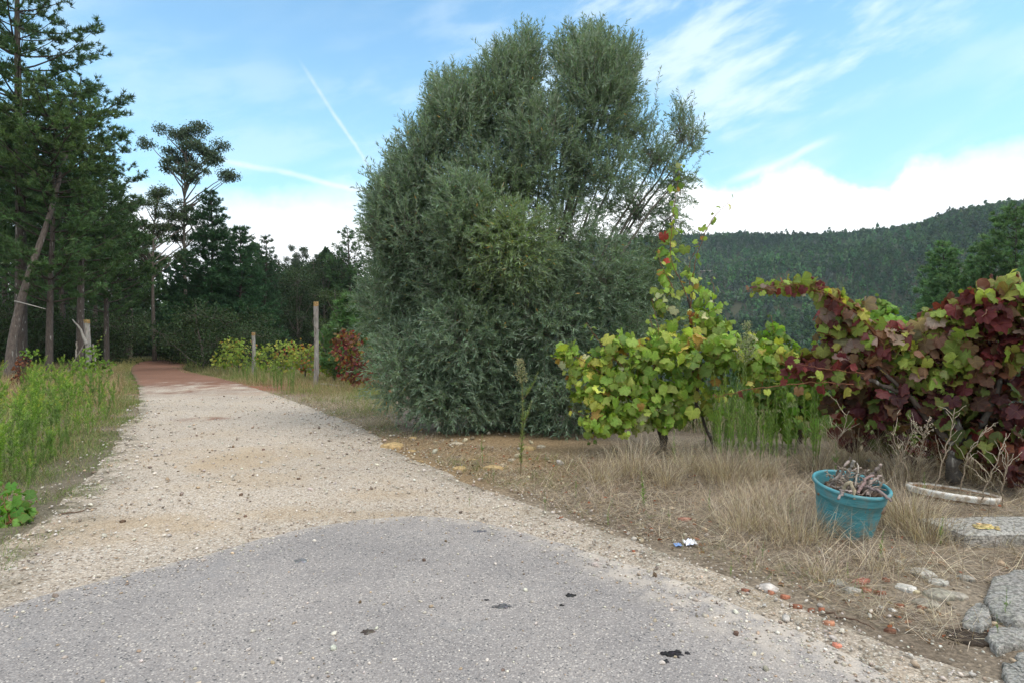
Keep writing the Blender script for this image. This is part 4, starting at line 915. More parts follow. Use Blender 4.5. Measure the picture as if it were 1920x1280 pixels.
    def small(px, py, name, label, pal, pw, lobes, sz=.13):
        b = gpt(px, py); Y = b[1]; r = empty('grapevine', b, 0, label, 'grapevine', g); tk, cn, lf = Acc(), Acc(), Acc()
        gnarl(tk, rs, [b-[0, 0, .05], b+[.05, 0, .35], b+[-.05, 0, .7]], .04, .02, 8, sides=6)
        leafy(lf, rs, [(x, y-4, Y+dy, rx*1.35, rz*1.2, .6, int(n*1.5)) for (x, y, dy, rx, rz, n) in lobes], pal, pw, sz, None)
        shoot(lf, cn, rs, [b+[0, 0, .6], b+[.1, 0, 1.], b+[.25, 0, 1.35]], .005, 8, .1, pal, pw); close(r, b, tk, cn, lf)
    Y1 = [(.20, .29, .05), (.27, .33, .06), (.14, .22, .04), (.35, .33, .07), (.34, .14, .05)]; y1 = [.35, .25, .25, .1, .05]
    small(445, 702, '', 'low yellow green vine bush beside the shortest far post', Y1, y1, [(432, 665, 0, 22, 24, 150), (460, 670, 0, 24, 26, 170), (420, 680, 0, 16, 14, 60)])
    small(525, 706, '', 'green vine bush right of the orange capped post', Y1, y1, [(505, 675, 0, 22, 22, 130), (535, 668, 0, 20, 24, 150), (520, 690, 0, 28, 14, 90)])
    small(570, 712, '', 'vine bush with orange and green leaves left of the tallest post', Y1+[(.32, .11, .05)], [.27, .2, .2, .12, .06, .15], [(562, 670, 0, 22, 24, 170), (585, 685, 0, 20, 24, 120)])
    small(625, 716, '', 'yellow green vine bush right of the tallest post', Y1, y1, [(618, 672, 0, 24, 32, 220), (632, 690, 0, 20, 20, 90), (640, 640, 0, 12, 14, 40)])
    small(662, 732, '', 'dark red vine bush touching the left side of the olive tree', PAL_R[:4]+[(.25, .27, .05), (.30, .14, .05)], [.25, .14, .1, .2, .15, .16], [(655, 660, 0, 28, 30, 190), (668, 690, 0, 26, 30, 190), (680, 715, 0, 22, 16, 70), (645, 640, 0, 14, 14, 40)])
    # green vine wrapped on the grey post left of the track, rusty shrub beside it
    b = gpt(172, 712); Y = b[1]; r = empty('grapevine', b, 0, 'green vine climbing the grey post left of the track', 'grapevine'); tk, cn, lf = Acc(), Acc(), Acc()
    gnarl(tk, rs, [b, b+[0, 0, .6], b+[.05, 0, 1.]], .03, .015, 8, sides=6)
    VG = [(.13, .24, .035), (.19, .32, .05), (.09, .16, .03)]; vg = [.4, .3, .3]
    leafy(lf, rs, [(172, 672, Y-.1, 20, 26, .3, 150), (155, 690, Y-.1, 26, 18, .4, 110), (195, 690, Y-.1, 20, 18, .4, 90), (140, 700, Y, 18, 12, .4, 50)], VG, vg, .12)
    shoot(lf, cn, rs, [at(172, 660, Y-.1), at(185, 640, Y-.1), at(198, 624, Y-.1)], .006, 9, .13, VG, vg); close(r, b, tk, cn, lf)
    b = gpt(42, 728); Y = b[1]; r = empty('shrub', b, 0, 'small rusty brown shrub at the left edge under the leaning pine', 'shrub'); cn, lf = Acc(), Acc()
    leafy(lf, rs, [(42, 690, Y, 12, 26, .3, 150), (38, 712, Y, 14, 14, .3, 80), (48, 662, Y, 10, 10, .2, 26, VG, vg), (62, 664, Y, 8, 8, .2, 16, VG, vg)], [(.16, .055, .03), (.10, .045, .03), (.24, .09, .04)], [.4, .4, .2], .11)
    for _ in range(7): cn.tubes(wig(rs, bez(b, b+rs.normal(0, .1, 3)+[0, 0, .4], b+rs.normal(0, .22, 3)*(1, 1, .2)+[0, 0, rs.uniform(.7, 1.15)], 6), .01), np.linspace(.012, .004, 6), 4, (.15, .11, .09))
    cn.build('stems', M_twig, r, True, b); lf.build('foliage', M_leaf, r, loc=b)
vines()

# ------------------------------------------------------------------ weeds, grass
def weed(h, seed, n=120, col=(.21, .33, .075), top=None, lw=.009, ll=.085, elev=1.05, lo=.08, stem=(.16, .20, .07), r=.005, branch=0):
    rs = RS(seed); st, lf = Acc(), Acc(); m = 10; t = np.linspace(0, 1, m); ax = np.stack([.05*h*np.sin(t*3+seed)*t, .05*h*np.cos(t*2+seed)*t, t*h], 1)
    st.tubes(ax, np.linspace(r, r*.35, m), 5, stem)
    axes = [(ax, n, lo)]
    for k in range(branch):
        u = rs.uniform(.45, .75); p = ax[int(u*m)]; a = rs.uniform(0, 6.28); L = h*rs.uniform(.15, .3)
        q = bez(p, p+[math.cos(a)*L*.4, math.sin(a)*L*.4, L*.4], p+[math.cos(a)*L*.6, math.sin(a)*L*.6, L], 10); st.tubes(q, np.linspace(r*.6, r*.3, 10), 4, stem); axes.append((q, n//4, .1))
    for ax_, nn, lo_ in axes:
        u = lo_+(1-lo_)*np.sort(rs.rand(nn)); P = np.stack([np.interp(u, t, ax_[:, k]) for k in range(3)], 1)
        az = np.arange(nn)*2.4+rs.normal(0, .3, nn); el = elev+rs.normal(0, .18, nn)
        d = np.stack([np.cos(az)*np.cos(el), np.sin(az)*np.cos(el), np.sin(el)], 1)
        sz = ll*(1.15-.75*u)*rs.uniform(.7, 1.2, nn)*(.6+.4*np.clip(u*5, 0, 1))
        M = framesN(d, np.stack([-np.cos(az)*.6, -np.sin(az)*.6, np.full(nn, .6)], 1))*sz[:, None, None]; M[:, :, 0] *= lw/ll
        c = jit(rs, col, nn, .14, .05); 
        if top is not None: c = np.where((u > .8)[:, None], jit(rs, top, nn, .15), c)
        lf.inst(LANCE, LANCEF, P, M, c)
    root = empty('weed_stalk'); st.build('stem', M_twig, root, True); lf.build('leaves', M_leaf, root)
    return root, ax
def panicle(root, ax, seed, h0, R0, nb, col=(.36, .38, .22)):
    rs = RS(seed); a = Acc(); top = ax[-1, 2]
    for i in range(nb):
        u = rs.rand(); z = h0+(top-h0)*u; az = rs.uniform(0, 6.28); L = R0*(1-u)**.6*rs.uniform(.5, 1)+.015
        p = np.array([np.interp(z, ax[:, 2], ax[:, 0]), np.interp(z, ax[:, 2], ax[:, 1]), z]); e = p+np.array([math.cos(az)*L, math.sin(az)*L, L*1.2])
        B = bez(p, (p+e)/2+[0, 0, -.01], e, 4); a.tubes(B, np.linspace(.0016, .0008, 4), 3, (.2, .25, .09))
        k = 7; q = B[-1]+rs.normal(0, .009, (k, 3))-(e-p)*rs.rand(k, 1)*.6
        a.inst(ICO, ICF, q, np.repeat((np.eye(3)*.0055)[None], k, 0), jit(rs, col, k, .15), kind='T')
    a.build('flower_panicle', M_leaf, root)
def weeds():
    rs = RS(81)
    A, _ = weed(1.15, 1, 190, lw=.008, ll=.095, elev=1.2, lo=.14); B, _ = weed(1.0, 2, 160, (.25, .37, .085), lw=.008, ll=.09, elev=1.15, lo=.12); Cw, _ = weed(.8, 3, 130, (.17, .29, .065), lw=.009, ll=.085, elev=1.1)
    g = 'tall green weed stalks between the vines'; i = 0
    while i < 48:
        px = rs.uniform(1335, 1535); py = rs.uniform(842, 884)
        if 1425 < px < 1450 and rs.rand() < .5: continue
        dup((A, B, Cw)[i % 3], gpt(px, py), rs.uniform(0, 6), rs.uniform(.75, 1.15), 'upright green weed stalk in the clump between the yellow green and burgundy vines', 'weed', g, (rs.normal(0, .06), rs.normal(0, .06))); i += 1
    r, ax = weed(1.62, 5, 260, (.17, .25, .07), lw=.008, ll=.11, elev=1.15, lo=.12, r=.008); panicle(r, ax, 5, 1.12, .15, 90); dup(r, gpt(1392, 885), 0, 1., 'tallest weed stalk with a pale green flower plume, in front of the vines', 'weed')
    r, ax = weed(1.0, 6, 100, r=.005); panicle(r, ax, 6, .72, .07, 40); dup(r, gpt(1350, 850), 0, 1., 'weed with a small nodding flower plume left of the tallest weed', 'weed'); dup(r, gpt(1322, 845), 1, .95, 'shorter plumed weed touching the yellow green vine', 'weed', None, (.1, -.05))
    r, ax = weed(1.28, 7, 260, (.20, .27, .09), lw=.011, ll=.075, elev=.95, lo=.1, r=.007, stem=(.16, .12, .07), branch=2); panicle(r, ax, 7, 1.0, .07, 60, (.36, .36, .2)); dup(r, gpt(976, 893), .4, 1., 'lone brownish tall weed in front of the olive tree', 'weed')
    s1, _ = weed(.34, 8, 70, (.17, .29, .06), ll=.055, lw=.009, elev=.85, lo=.05, r=.0035); s2, _ = weed(.45, 9, 60, (.13, .22, .06), ll=.06, lw=.007, elev=1., lo=.05, r=.0035, branch=2)
    for (px, py, s, k, lab) in ((1207, 950, .95, 0, 'bright green sprig alone in the dry grass left of the bucket'), (1265, 872, 1.15, 0, 'thin green sprig under the yellow green vine'), (905, 872, .85, 1, 'small branching weed on the ochre bank under the olive'), (1652, 1050, .6, 0, 'green sprig at the front right of the blue bucket'), (1764, 1022, .62, 0, 'green sprig at the left corner of the stone slab'),
                                (1022, 962, .45, 1, 'wiry little weed at the gravel edge under the olive'), (925, 905, .4, 1, 'tiny weed on the bank beside the ochre stones'), (1590, 1085, .3, 0, 'tiny sprig in front of the bucket'), (1370, 1080, .3, 0, 'tiny sprig by the white paper scrap'), (1735, 935, .7, 0, 'green sprig at the left end of the white ring'), (1885, 1165, .4, 1, 'weed growing in the crack between the granite stones'), (1870, 1200, .3, 1, 'weed in the damp hollow beside the granite stones'), (1565, 900, .9, 1, 'weed stem leaning on the left wall of the bucket'), (1300, 880, .6, 1, 'weed at the foot of the yellow green vine'), (880, 950, .3, 1, 'weed at the gravel edge left of the wiry little weed'), (1430, 1050, .3, 1, 'little weed in the grass left of the bucket'), (1255, 985, .35, 1, 'little weed beside the blue scrap'), (1080, 935, .5, 1, 'weed on the verge halfway from the lone brown weed to the yellow green vine'), (1140, 985, .4, 0, 'sprig in the thin grass below the yellow green vine'), (1330, 960, .55, 0, 'sprig in the tall straw right of the bright green one'), (1480, 985, .5, 1, 'weed in the straw just left of the bucket')):
        dup((s1, s2)[k], gpt(px, py), rs.uniform(0, 6), s, lab, 'weed', 'small green sprigs on the verge')
    # weeds left of the track
    Lw, _ = weed(.95, 11, 210, (.20, .34, .06), top=(.34, .45, .08), ll=.085, lw=.013, elev=.7, lo=.04, branch=4); Lx, _ = weed(.8, 12, 190, (.15, .24, .07), top=(.24, .33, .10), ll=.08, lw=.012, elev=.8, lo=.04, branch=3)
    Ly, _ = weed(.9, 13, 170, (.22, .36, .07), top=(.50, .48, .06), ll=.075, lw=.012, elev=.7, lo=.04, branch=4)
    g = 'leafy weeds on the left verge of the track'; sp = []
    for _ in range(4000):
        if len(sp) >= 215: break
        py = rs.uniform(728, 925); px = rs.uniform(-70, 262)
        lim = np.interp(py, [728, 770, 800, 830, 870, 925], [232, 222, 190, 150, 95, 50])
        if px > lim: continue
        if rs.rand() > .35+.65*(py-728)/200 and px < 60: continue
        sp.append((px, py))
    for i, (px, py) in enumerate(sp):
        k = rs.choice(3, p=[.45, .35, .2]); edge_ = px > np.interp(py, [728, 770, 800, 830, 870, 925], [200, 190, 150, 110, 60, 20])
        p = gpt(px, py); dup((Lw, Lx, Ly)[k], p, rs.uniform(0, 6), rs.uniform(.55, .95)*(.6 if edge_ else 1)*np.interp(p[1], [5, 9, 16], [.75, 1., 1.25]), 'leafy green weed' if k < 2 else 'yellow tipped leafy weed', 'weed', g, (rs.normal(0, .12), rs.normal(0, .12)))
    for q in C.objects:
        if q.get('group') == g: q['label'] = ('yellow tipped leafy weed on the left verge of the track' if q['label'].startswith('yellow') else 'leafy green weed on the left verge of the track')
    # bank weeds right of the far track
    g = 'pale weeds along the far right bank of the track'
    for i in range(60):
        px = rs.uniform(330, 560); py = np.interp(px, [330, 420, 560], [693, 705, 745])-rs.uniform(0, 14)
        dup((Lx, Cw)[i % 2], gpt(px, py), rs.uniform(0, 6), rs.uniform(.55, 1.0), 'pale green weed on the far right bank, below the vineyard row', 'weed', g)
    # broad green leaves low in the left corner
    b = gpt(20, 985); r = empty('broadleaf_weed', b, 0, 'low plant with broad bright green leaves at the lower left verge', 'weed'); cn, lf = Acc(), Acc()
    BG = [(.10, .24, .035), (.14, .30, .05)]
    for e in ((60, 955, 5.), (30, 925, 5.1), (70, 940, 5.2), (10, 965, 4.9), (-10, 930, 5.), (50, 975, 4.9), (5, 910, 5.3)):
        shoot(lf, cn, rs, [b+[0, 0, .02], (b+at(*e))/2+[0, 0, .1], at(*e)], .003, 6, .15, BG, [.5, .5])
    cn.build('stems', M_twig, r, True, b); lf.build('foliage', M_grape, r, loc=b)
weeds()

def grasses():
    rs = RS(91)
    def poly(pts): return np.array([gpt(*p)[:2] for p in pts])
    def sample(pl, n):
        lo, hi = pl.min(0), pl.max(0); o = []
        while sum(map(len, o)) < n:
            p = rs.uniform(lo, hi, (n*2, 2)); o.append(p[inside(pl, p[:, 0], p[:, 1])])
        return np.concatenate(o)[:n]
    def P3(p): return np.stack([p[:, 0], p[:, 1], H(p[:, 0], p[:, 1])], 1)
    STR = [(.48, .395, .305), (.38, .305, .23), (.61, .53, .42), (.28, .215, .16), (.43, .37, .30), (.18, .135, .10)]
    a = Acc()
    dry = poly([(1060, 862), (1180, 836), (1300, 828), (1500, 835), (1700, 850), (1960, 880), (2700, 960), (3000, 1100), (2200, 1130), (1900, 1090), (1720, 1108), (1560, 1102), (1400, 1060), (1270, 1016), (1150, 966), (1060, 905)])
    n = 36000; p = sample(dry, n); bk = gpt(1597, 1004); p = p[(np.hypot(p[:, 0]-bk[0], p[:, 1]-bk[1]-.1) > .34) & ((np.abs(p[:, 0]-bk[0]*.93) > .3) | (p[:, 1] > bk[1]) | (p[:, 1] < bk[1]-.55) | (rs.rand(len(p)) < .2))]; n = len(p)
    cl = vnoise(p[:, 0], p[:, 1], 1.6, 3, 2); k = rs.rand(n) < np.clip(.55+cl*2.4, .12, 1); p = p[k]; n = len(p)
    az = 2.2*pi*vnoise(p[:, 0], p[:, 1], .9, 9, 2)*2+rs.normal(0, .9, n)
    L = rs.uniform(.10, .42, n)*(.75+.8*np.clip(vnoise(p[:, 0], p[:, 1], 1.6, 3, 2)+.3, 0, 1))
    blades(a, P3(p), L, az, rs.uniform(.3, 1.45, n), rs.uniform(-.3, 1.6, n), rs.uniform(.0018, .0042, n), palette(rs, n, STR, .25), 5, rs.uniform(.004, .07, n))
    # lying straw
    n = 40000; p = sample(dry, n); blades(a, P3(p)+[0, 0, .006], rs.uniform(.1, .4, n), rs.uniform(0, 6.28, n), rs.uniform(1.2, 1.5, n), rs.uniform(-.1, .5, n), rs.uniform(.0018, .0042, n), palette(rs, n, STR, .25), 4, rs.uniform(.004, .05, n))
    # distinct tussocks
    for (px, py, R0, m, l, t0) in ((1130, 905, .22, 420, .34, .55), (1185, 885, .25, 500, .42, .45), (1250, 905, .2, 300, .36, .6), (1290, 885, .2, 380, .42, .5), (1365, 900, .3, 800, .42, .5), (1430, 900, .2, 420, .4, .5), (1440, 960, .3, 700, .38, .9), (1400, 990, .3, 600, .34, 1.), (1500, 1010, .3, 600, .36, .9), (1545, 1080, .18, 200, .2, 1.0), (1690, 900, .22, 500, .5, .6), (1700, 985, .2, 500, .42, .5), (1740, 1010, .2, 400, .34, .8), (1600, 872, .3, 420, .6, .35), (1650, 1065, .2, 220, .17, 1.), (1850, 905, .3, 300, .45, .6), (1800, 890, .3, 300, .5, .5), (1530, 880, .3, 300, .45, .5)):
        c = gpt(px, py); q = c[:2]+rs.normal(0, R0*.45, (m, 2)); dv = q-c[:2]; az = np.arctan2(dv[:, 1], dv[:, 0])+rs.normal(0, .7, m)
        blades(a, P3(q), l*rs.uniform(.5, 1.15, m), az, np.abs(rs.normal(0, t0*.6, m)), rs.uniform(.2, 1.4, m), rs.uniform(.0018, .0038, m), palette(rs, m, STR, .16)*1.08, 6, rs.uniform(.004, .05, m))
    tag(a.build('dry_grass', M_straw), kind='stuff')
    # sparse dry and green grass along the edge of the gravel on the right
    a = Acc(); GRN = [(.13, .19, .055), (.17, .23, .08), (.28, .25, .14), (.33, .27, .17)]
    ed = poly([(560, 748), (650, 735), (700, 760), (760, 815), (1000, 850), (1100, 862), (1180, 950), (1340, 1020), (1600, 1095), (1900, 1190), (1760, 1215), (1500, 1110), (1300, 1040), (1120, 985), (940, 915), (820, 868), (700, 815), (600, 772)])
    n = 15000; p = sample(ed, n); k = rs.rand(n) < np.clip(.42+2.*vnoise(p[:, 0], p[:, 1], 1.3, 13, 3), .03, .9); p = p[k]; n = len(p)
    k2 = vnoise(p[:, 0], p[:, 1], 2.2, 23, 2) > .03
    col = np.where(k2[:, None], palette(rs, n, GRN[:3], .15), palette(rs, n, STR[:5], .15))
    blades(a, P3(p), rs.uniform(.04, .17, n), rs.uniform(0, 6.28, n), rs.uniform(.1, 1.3, n), rs.uniform(.1, 1.2, n), rs.uniform(.0016, .0034, n)*np.clip(p[:, 1]/5, 1, 2), col, 4, np.full(n, .004))
    n = 30000; p = sample(ed, n); k = rs.rand(n) < np.clip(.8+2.5*vnoise(p[:, 0], p[:, 1], 1.1, 93, 3), .15, 1); p = p[k]; n = len(p)
    blades(a, P3(p)+[0, 0, .004], rs.uniform(.04, .22, n), rs.uniform(0, 6.28, n), rs.uniform(1.1, 1.5, n), rs.uniform(-.3, .6, n), rs.uniform(.0018, .0036, n), palette(rs, n, STR, .22), 4, rs.uniform(.003, .03, n))
    n = 26000; p = np.stack([rs.uniform(1.2, 10, n), rs.uniform(7.2, 13, n)], 1); p = p[(p[:, 1]+.55*p[:, 0] > 10.6)]; n = len(p)
    dk = (rs.rand(n) < .65+vnoise(p[:, 0], p[:, 1], .8, 12))[:, None]
    blades(a, P3(p), rs.uniform(.2, .75, n), rs.uniform(0, 6.28, n), rs.uniform(0, .5, n), rs.uniform(.1, .9, n), np.full(n, .006), np.where(dk, palette(rs, n, [(.10, .17, .045), (.14, .22, .055), (.075, .13, .035)], .15), palette(rs, n, STR[:4], .15)), 4)
    # under the olive's left side and along the far bank
    far = poly([(322, 690), (345, 700), (412, 712), (505, 740), (610, 778), (700, 820), (760, 800), (735, 745), (700, 720), (640, 712), (560, 700), (450, 690), (380, 682)])
    n = 36000; p = sample(far, n); k = rs.rand(n) < np.clip(.75+2.2*vnoise(p[:, 0], p[:, 1], .7, 33, 3), .1, 1); p = p[k]; n = len(p)
    g2 = (vnoise(p[:, 0], p[:, 1], .6, 43, 3) > -.02)[:, None]
    col = np.where(g2, palette(rs, n, [(.30, .25, .14), (.24, .21, .10), (.19, .22, .08), (.36, .29, .18)], .15), palette(rs, n, [(.15, .21, .06), (.20, .25, .08), (.27, .24, .12)], .15))
    ed2 = seg_d(ER_, p[:, 0], p[:, 1])
    blades(a, P3(p), rs.uniform(.08, .34, n)*np.clip(ed2/.9+.25, .25, 1.25)*np.clip(p[:, 1]/16, .5, 1), rs.uniform(0, 6.28, n), rs.uniform(0, .7, n), rs.uniform(.1, 1., n), .0045*np.clip(p[:, 1]/12, .6, 2), col, 4)
    tag(a.build('verge_grass', M_straw), kind='stuff')
    # left verge
    a = Acc(); lf = poly([(-330, 1135), (0, 1050), (100, 985), (185, 900), (232, 825), (262, 775), (262, 735), (244, 705), (236, 690), (60, 690), (-300, 700), (-1200, 800), (-1500, 1000)])
    n = 120000; p = sample(lf, n); dl = seg_d(EL_, p[:, 0], p[:, 1]); Yp = p[:, 1]
    k = (rs.rand(n) < np.clip(.55+dl*.9+1.6*vnoise(p[:, 0], p[:, 1], 1.3, 53, 3), .05, 1)) & (p[:, 0] > -1.05*Yp-.5); p, dl, Yp = p[k], dl[k], Yp[k]; n = len(p)
    dryk = (sstep(12, 17, Yp)*.6+sstep(1.2, .3, dl)*.2+.5*vnoise(p[:, 0], p[:, 1], .5, 63, 3)+rs.normal(0, .14, n) > .12)[:, None]
    col = np.where(dryk, palette(rs, n, [(.34, .26, .15), (.27, .21, .11), (.22, .22, .08), (.40, .32, .2), (.30, .20, .13)], .15), palette(rs, n, [(.14, .23, .05), (.19, .29, .06), (.25, .34, .09), (.27, .28, .12)], .16))
    L = rs.uniform(.05, .30, n)*np.clip(dl/1.0+.2, .2, 1.15)*np.interp(Yp, [4, 8, 14, 20], [.75, 1.1, 1.4, 1.6])
    blades(a, P3(p), L, rs.uniform(0, 6.28, n), rs.uniform(0, .8, n), rs.uniform(.1, 1.2, n), .0040*np.clip(Yp/8, .7, 2.2), col, 4)
    n = 90000; j = rs.randint(40, NR-30, n); nn = (Lc-Rc)[j]; nn /= np.linalg.norm(nn, axis=1, keepdims=True); off = rs.uniform(-.35, 1.5, n); p = Lc[j]+nn*off[:, None]+rs.normal(0, .03, (n, 2))
    k = (rs.rand(n) < np.clip(.35+.25*(p[:, 1] < 9)*(off > 0)+.45*off+2.6*vnoise(p[:, 0], p[:, 1], 1.7, 83, 3), 0, 1)) & (p[:, 1] > 3); p = p[k]; off = off[k]; n = len(p)
    blades(a, P3(p), rs.uniform(.02, .10, n)*(1+.6*np.clip(off, 0, 1)), rs.uniform(0, 6.28, n), rs.uniform(.1, 1.2, n), rs.uniform(.1, 1.2, n), .0034*np.clip(p[:, 1]/6, .8, 2.2), palette(rs, n, [(.13, .20, .05), (.18, .24, .07), (.10, .15, .04), (.28, .25, .14)], .15), 3)
    tag(a.build('left_verge_grass', M_straw), kind='stuff')
    # pale field grass beyond the bend and on the floor of the wood
    a = Acc(); n = 26000; px = rs.uniform(-60, 420, n); Y = rs.uniform(27, 46, n); x = (px-CX)/F*Y; p = np.stack([x, Y], 1); k = ~inside(ROAD, x, Y); p = p[k]; px = px[k]; n = len(p)
    in_field = ((px > 205) & (px < 345))[:, None]  # yellow field grass across this stretch, dark green grass elsewhere
    blades(a, P3(p), rs.uniform(.15, .45, n), rs.uniform(0, 6.28, n), rs.uniform(0, .6, n), rs.uniform(.1, .9, n), np.full(n, .011), np.where(in_field, palette(rs, n, [(.42, .36, .16), (.34, .30, .13), (.24, .25, .10)], .15), palette(rs, n, [(.10, .12, .05), (.14, .13, .06)], .2)), 3)
    tag(a.build('woodland_grass', M_straw), kind='stuff')
    # dead leaves and twigs on the verge
    a = Acc(); n = 5000; p = np.concatenate([sample(dry, 3000), sample(ed, 2000)]); sz = rs.uniform(.012, .05, n)
    d = rdir(rs, n); d[:, 2] *= .25; M = frames(d, rs.normal(0, .5, n))*sz[:, None, None]; M[:, :, 0] *= .6
    a.inst(LANCE, LANCEF, P3(p)+[0, 0, .012], M, palette(rs, n, [(.20, .12, .07), (.28, .18, .10), (.14, .09, .06), (.30, .10, .05), (.36, .29, .2)], .2))
    m = 700; q = P3(np.concatenate([sample(dry, 400), sample(ed, 300)])); an = rs.uniform(0, 6.28, m); l = rs.uniform(.04, .2, m)[:, None]
    e = q+np.stack([np.cos(an), np.sin(an), rs.uniform(-.02, .12, m)], 1)*l; a.tubes(np.stack([q+[0, 0, .012], (q+e)/2+rs.normal(0, .006, (m, 3))+[0, 0, .014], e+[0, 0, .012]], 1), np.repeat([[.002, .0017, .001]], m, 0), 3, jit(rs, (.24, .19, .15), m, .25))
    tag(a.build('leaf_litter', M_straw), kind='stuff')
grasses()
#PART5
# ------------------------------------------------------------------ posts, bucket, stones, scraps
def post(px, top, bot, w, label, cap=True, lean=0., group=None, cat='post'):
    rs = RS(int(px)); b = gpt(px, bot); Y = b[1]; h = (bot-top)/F*Y; r = empty('wooden_post', b, 0, label, cat, group)
    a = Acc(); m = 26; n = 10; z = np.linspace(-.1, h, m); th = np.arange(n)*2*pi/n; prof = 1+rs.normal(0, .07, n)
    V = np.stack([(w/2*prof[None]*(1+.03*np.sin(z*3)[:, None]+rs.normal(0, .012, (m, n)))*np.cos(th)[None]+lean*z[:, None]+.02*np.sin(z*1.8)[:, None]), w/2*prof[None]*np.sin(th)[None]*.9*np.ones((m, 1)), z[:, None]+0*th[None]], -1)
    V[-1, :, 2] += rs.normal(0, .012, n)
    i, j = np.meshgrid(np.arange(m-1), np.arange(n), indexing='ij'); Q = np.stack([i*n+j, i*n+(j+1) % n, (i+1)*n+(j+1) % n, (i+1)*n+j], -1).reshape(-1, 4)
    T = [(m*n-n, m*n-n+k, m*n-n+k+1) for k in range(1, n-1)]
    col = jit(rs, (.27, .25, .225), m*n, .12, .03)
    a.add(V, Q, T, col); a.build('shaft', M_wood, r)
    if cap:
        c = Acc(); zz = np.linspace(h-.07*h**.5, h+.012, 4); V = V[-4:].copy(); V[:, :, 0] *= 1.0; 
        ctr = V[-1].mean(0); V[:, :, :2] = (V[:, :, :2]-ctr[:2])*1.05+ctr[:2]; V[:, :, 2] = zz[:, None]+rs.normal(0, .008, (4, n)); V[0, :, 2] -= rs.uniform(0, .05, n)
        i, j = np.meshgrid(np.arange(3), np.arange(n), indexing='ij'); Q = np.stack([i*n+j, i*n+(j+1) % n, (i+1)*n+(j+1) % n, (i+1)*n+j], -1).reshape(-1, 4)
        c.add(V, Q, [(3*n, 3*n+k, 3*n+k+1) for k in range(1, n-1)], jit(rs, (.27, .175, .075), 4*n, .2)); c.build('lichen_cap', M_rock, r)
    return r, b, h
def posts():
    rs = RS(101)
    g = 'wooden vineyard posts right of the track'
    r, b, h = post(592, 567, 724, .165, 'tallest grey wooden post with an ochre lichen top, near the red vine', True, .012, g)
    w = Acc(); Y = b[1]
    for pts in ([(588, 590), (586, 606), (592, 620), (590, 634)], [(596, 615), (604, 628), (608, 640), (600, 650)], [(590, 640), (582, 650), (577, 668), (574, 676)], [(600, 640), (606, 650), (612, 664)]):
        P = np.array([at(x, y, Y-.10) for x, y in pts]); u = np.linspace(0, len(P)-1, 12); P = np.stack([np.interp(u, range(len(P)), P[:, k]) for k in range(3)], 1); w.tubes(wig(rs, P, .006), np.full(12, .008), 4, (.10, .085, .07))
    w.build('dry_tendril', M_twig, r, True, b)
    post(475, 624, 704, .16, 'grey post with a bright orange lichen top among the green vine bushes', True, 0, g)
    post(427, 625, 690, .12, 'thin grey post farthest down the vineyard row', False, 0, g)
    r, b, h = post(166, 600, 708, .24, 'thick grey post with a snapped branch stub, left of the track', True, -.03)
    a = Acc(); Y = b[1]-.1; a.tubes(wig(rs, bez(at(162, 645, Y), at(154, 618, Y), at(136, 599, Y), 8), .01), np.linspace(.07, .02, 8), 6, (.30, .28, .25)); a.build('branch_stub', M_wood, r, True, b)
    for (p, q, lab, rr) in (((160, 642), (124, 704), 'grey stick leaning against the thick grey post', .035), ((174, 645), (183, 703), 'short pale stake leaning right of the thick grey post', .04), ((27, 630), (34, 690), 'thin bare stick standing beside the rusty shrub', .02), ((144, 640), (142, 672), 'dark stump of a stake behind the leaning stick', .035)):
        a = Acc(); a.tubes(wig(rs, bez(at(*p, Y), (at(*p, Y)+at(*q, Y-.1))/2, at(*q, Y-.2), 7), .012), np.linspace(rr*.8, rr, 7), 6, (.25, .225, .19)); tag(a.build('stick', M_wood, None, True), lab, 'stick')
    a = Acc(); Y = gpt(625, 724)[1]; a.tubes(wig(rs, bez(at(601, 719, Y), at(620, 720, Y), at(646, 725, Y), 6), .006), np.full(6, .035), 6, (.33, .30, .26)); tag(a.build('fallen_stake', M_wood, None, True), 'pale fallen stake lying between the tallest post and the red vine', 'stake')
posts()
def lathe(acc, prof, n, col, rs=None):
    m = len(prof); th = np.arange(n)*2*pi/n; P = np.array(prof)
    V = np.stack([P[:, 0:1]*np.cos(th)[None], P[:, 0:1]*np.sin(th)[None], P[:, 1:2]+0*th[None]], -1)
    i, j = np.meshgrid(np.arange(m-1), np.arange(n), indexing='ij'); Q = np.stack([i*n+j, i*n+(j+1) % n, (i+1)*n+(j+1) % n, (i+1)*n+j], -1).reshape(-1, 4)
    acc.add(V, Q, None, col)
def plastic_mat(name, col, rough=.55):
    m = bpy.data.materials.new(name); m.use_nodes = True; t = NT(m.node_tree); p = t.n('ShaderNodeTexCoord').outputs['Object']
    n = t.noise(t.vm('MULTIPLY', p, (2, 2, 22)), 5, 4, .6); n2 = t.noise(p, 14, 5, .6)
    c = t.mix(t.ramp(n, .3, .7), col, tuple(min(1, v*1.5+.015) for v in col)); z = t.n('ShaderNodeSeparateXYZ', i_0=p).outputs[2]
    dirt = t.m('MULTIPLY', t.ramp(n2, .44, .64), t.ramp(z, .30, .0, .30, .9)); c = t.mix(dirt, c, (.24, .19, .13))
    b = t.n('ShaderNodeBsdfPrincipled', i_Base_Color=c, i_Roughness=rough); b.inputs['Specular IOR Level'].default_value = .35
    bp = t.n('ShaderNodeBump', i_Height=n2); bp.inputs['Strength'].default_value = .12; bp.inputs['Distance'].default_value = .01; t.put(b.inputs['Normal'], bp.outputs[0])
    t.n('ShaderNodeOutputMaterial', i_Surface=b.outputs[0]); return m
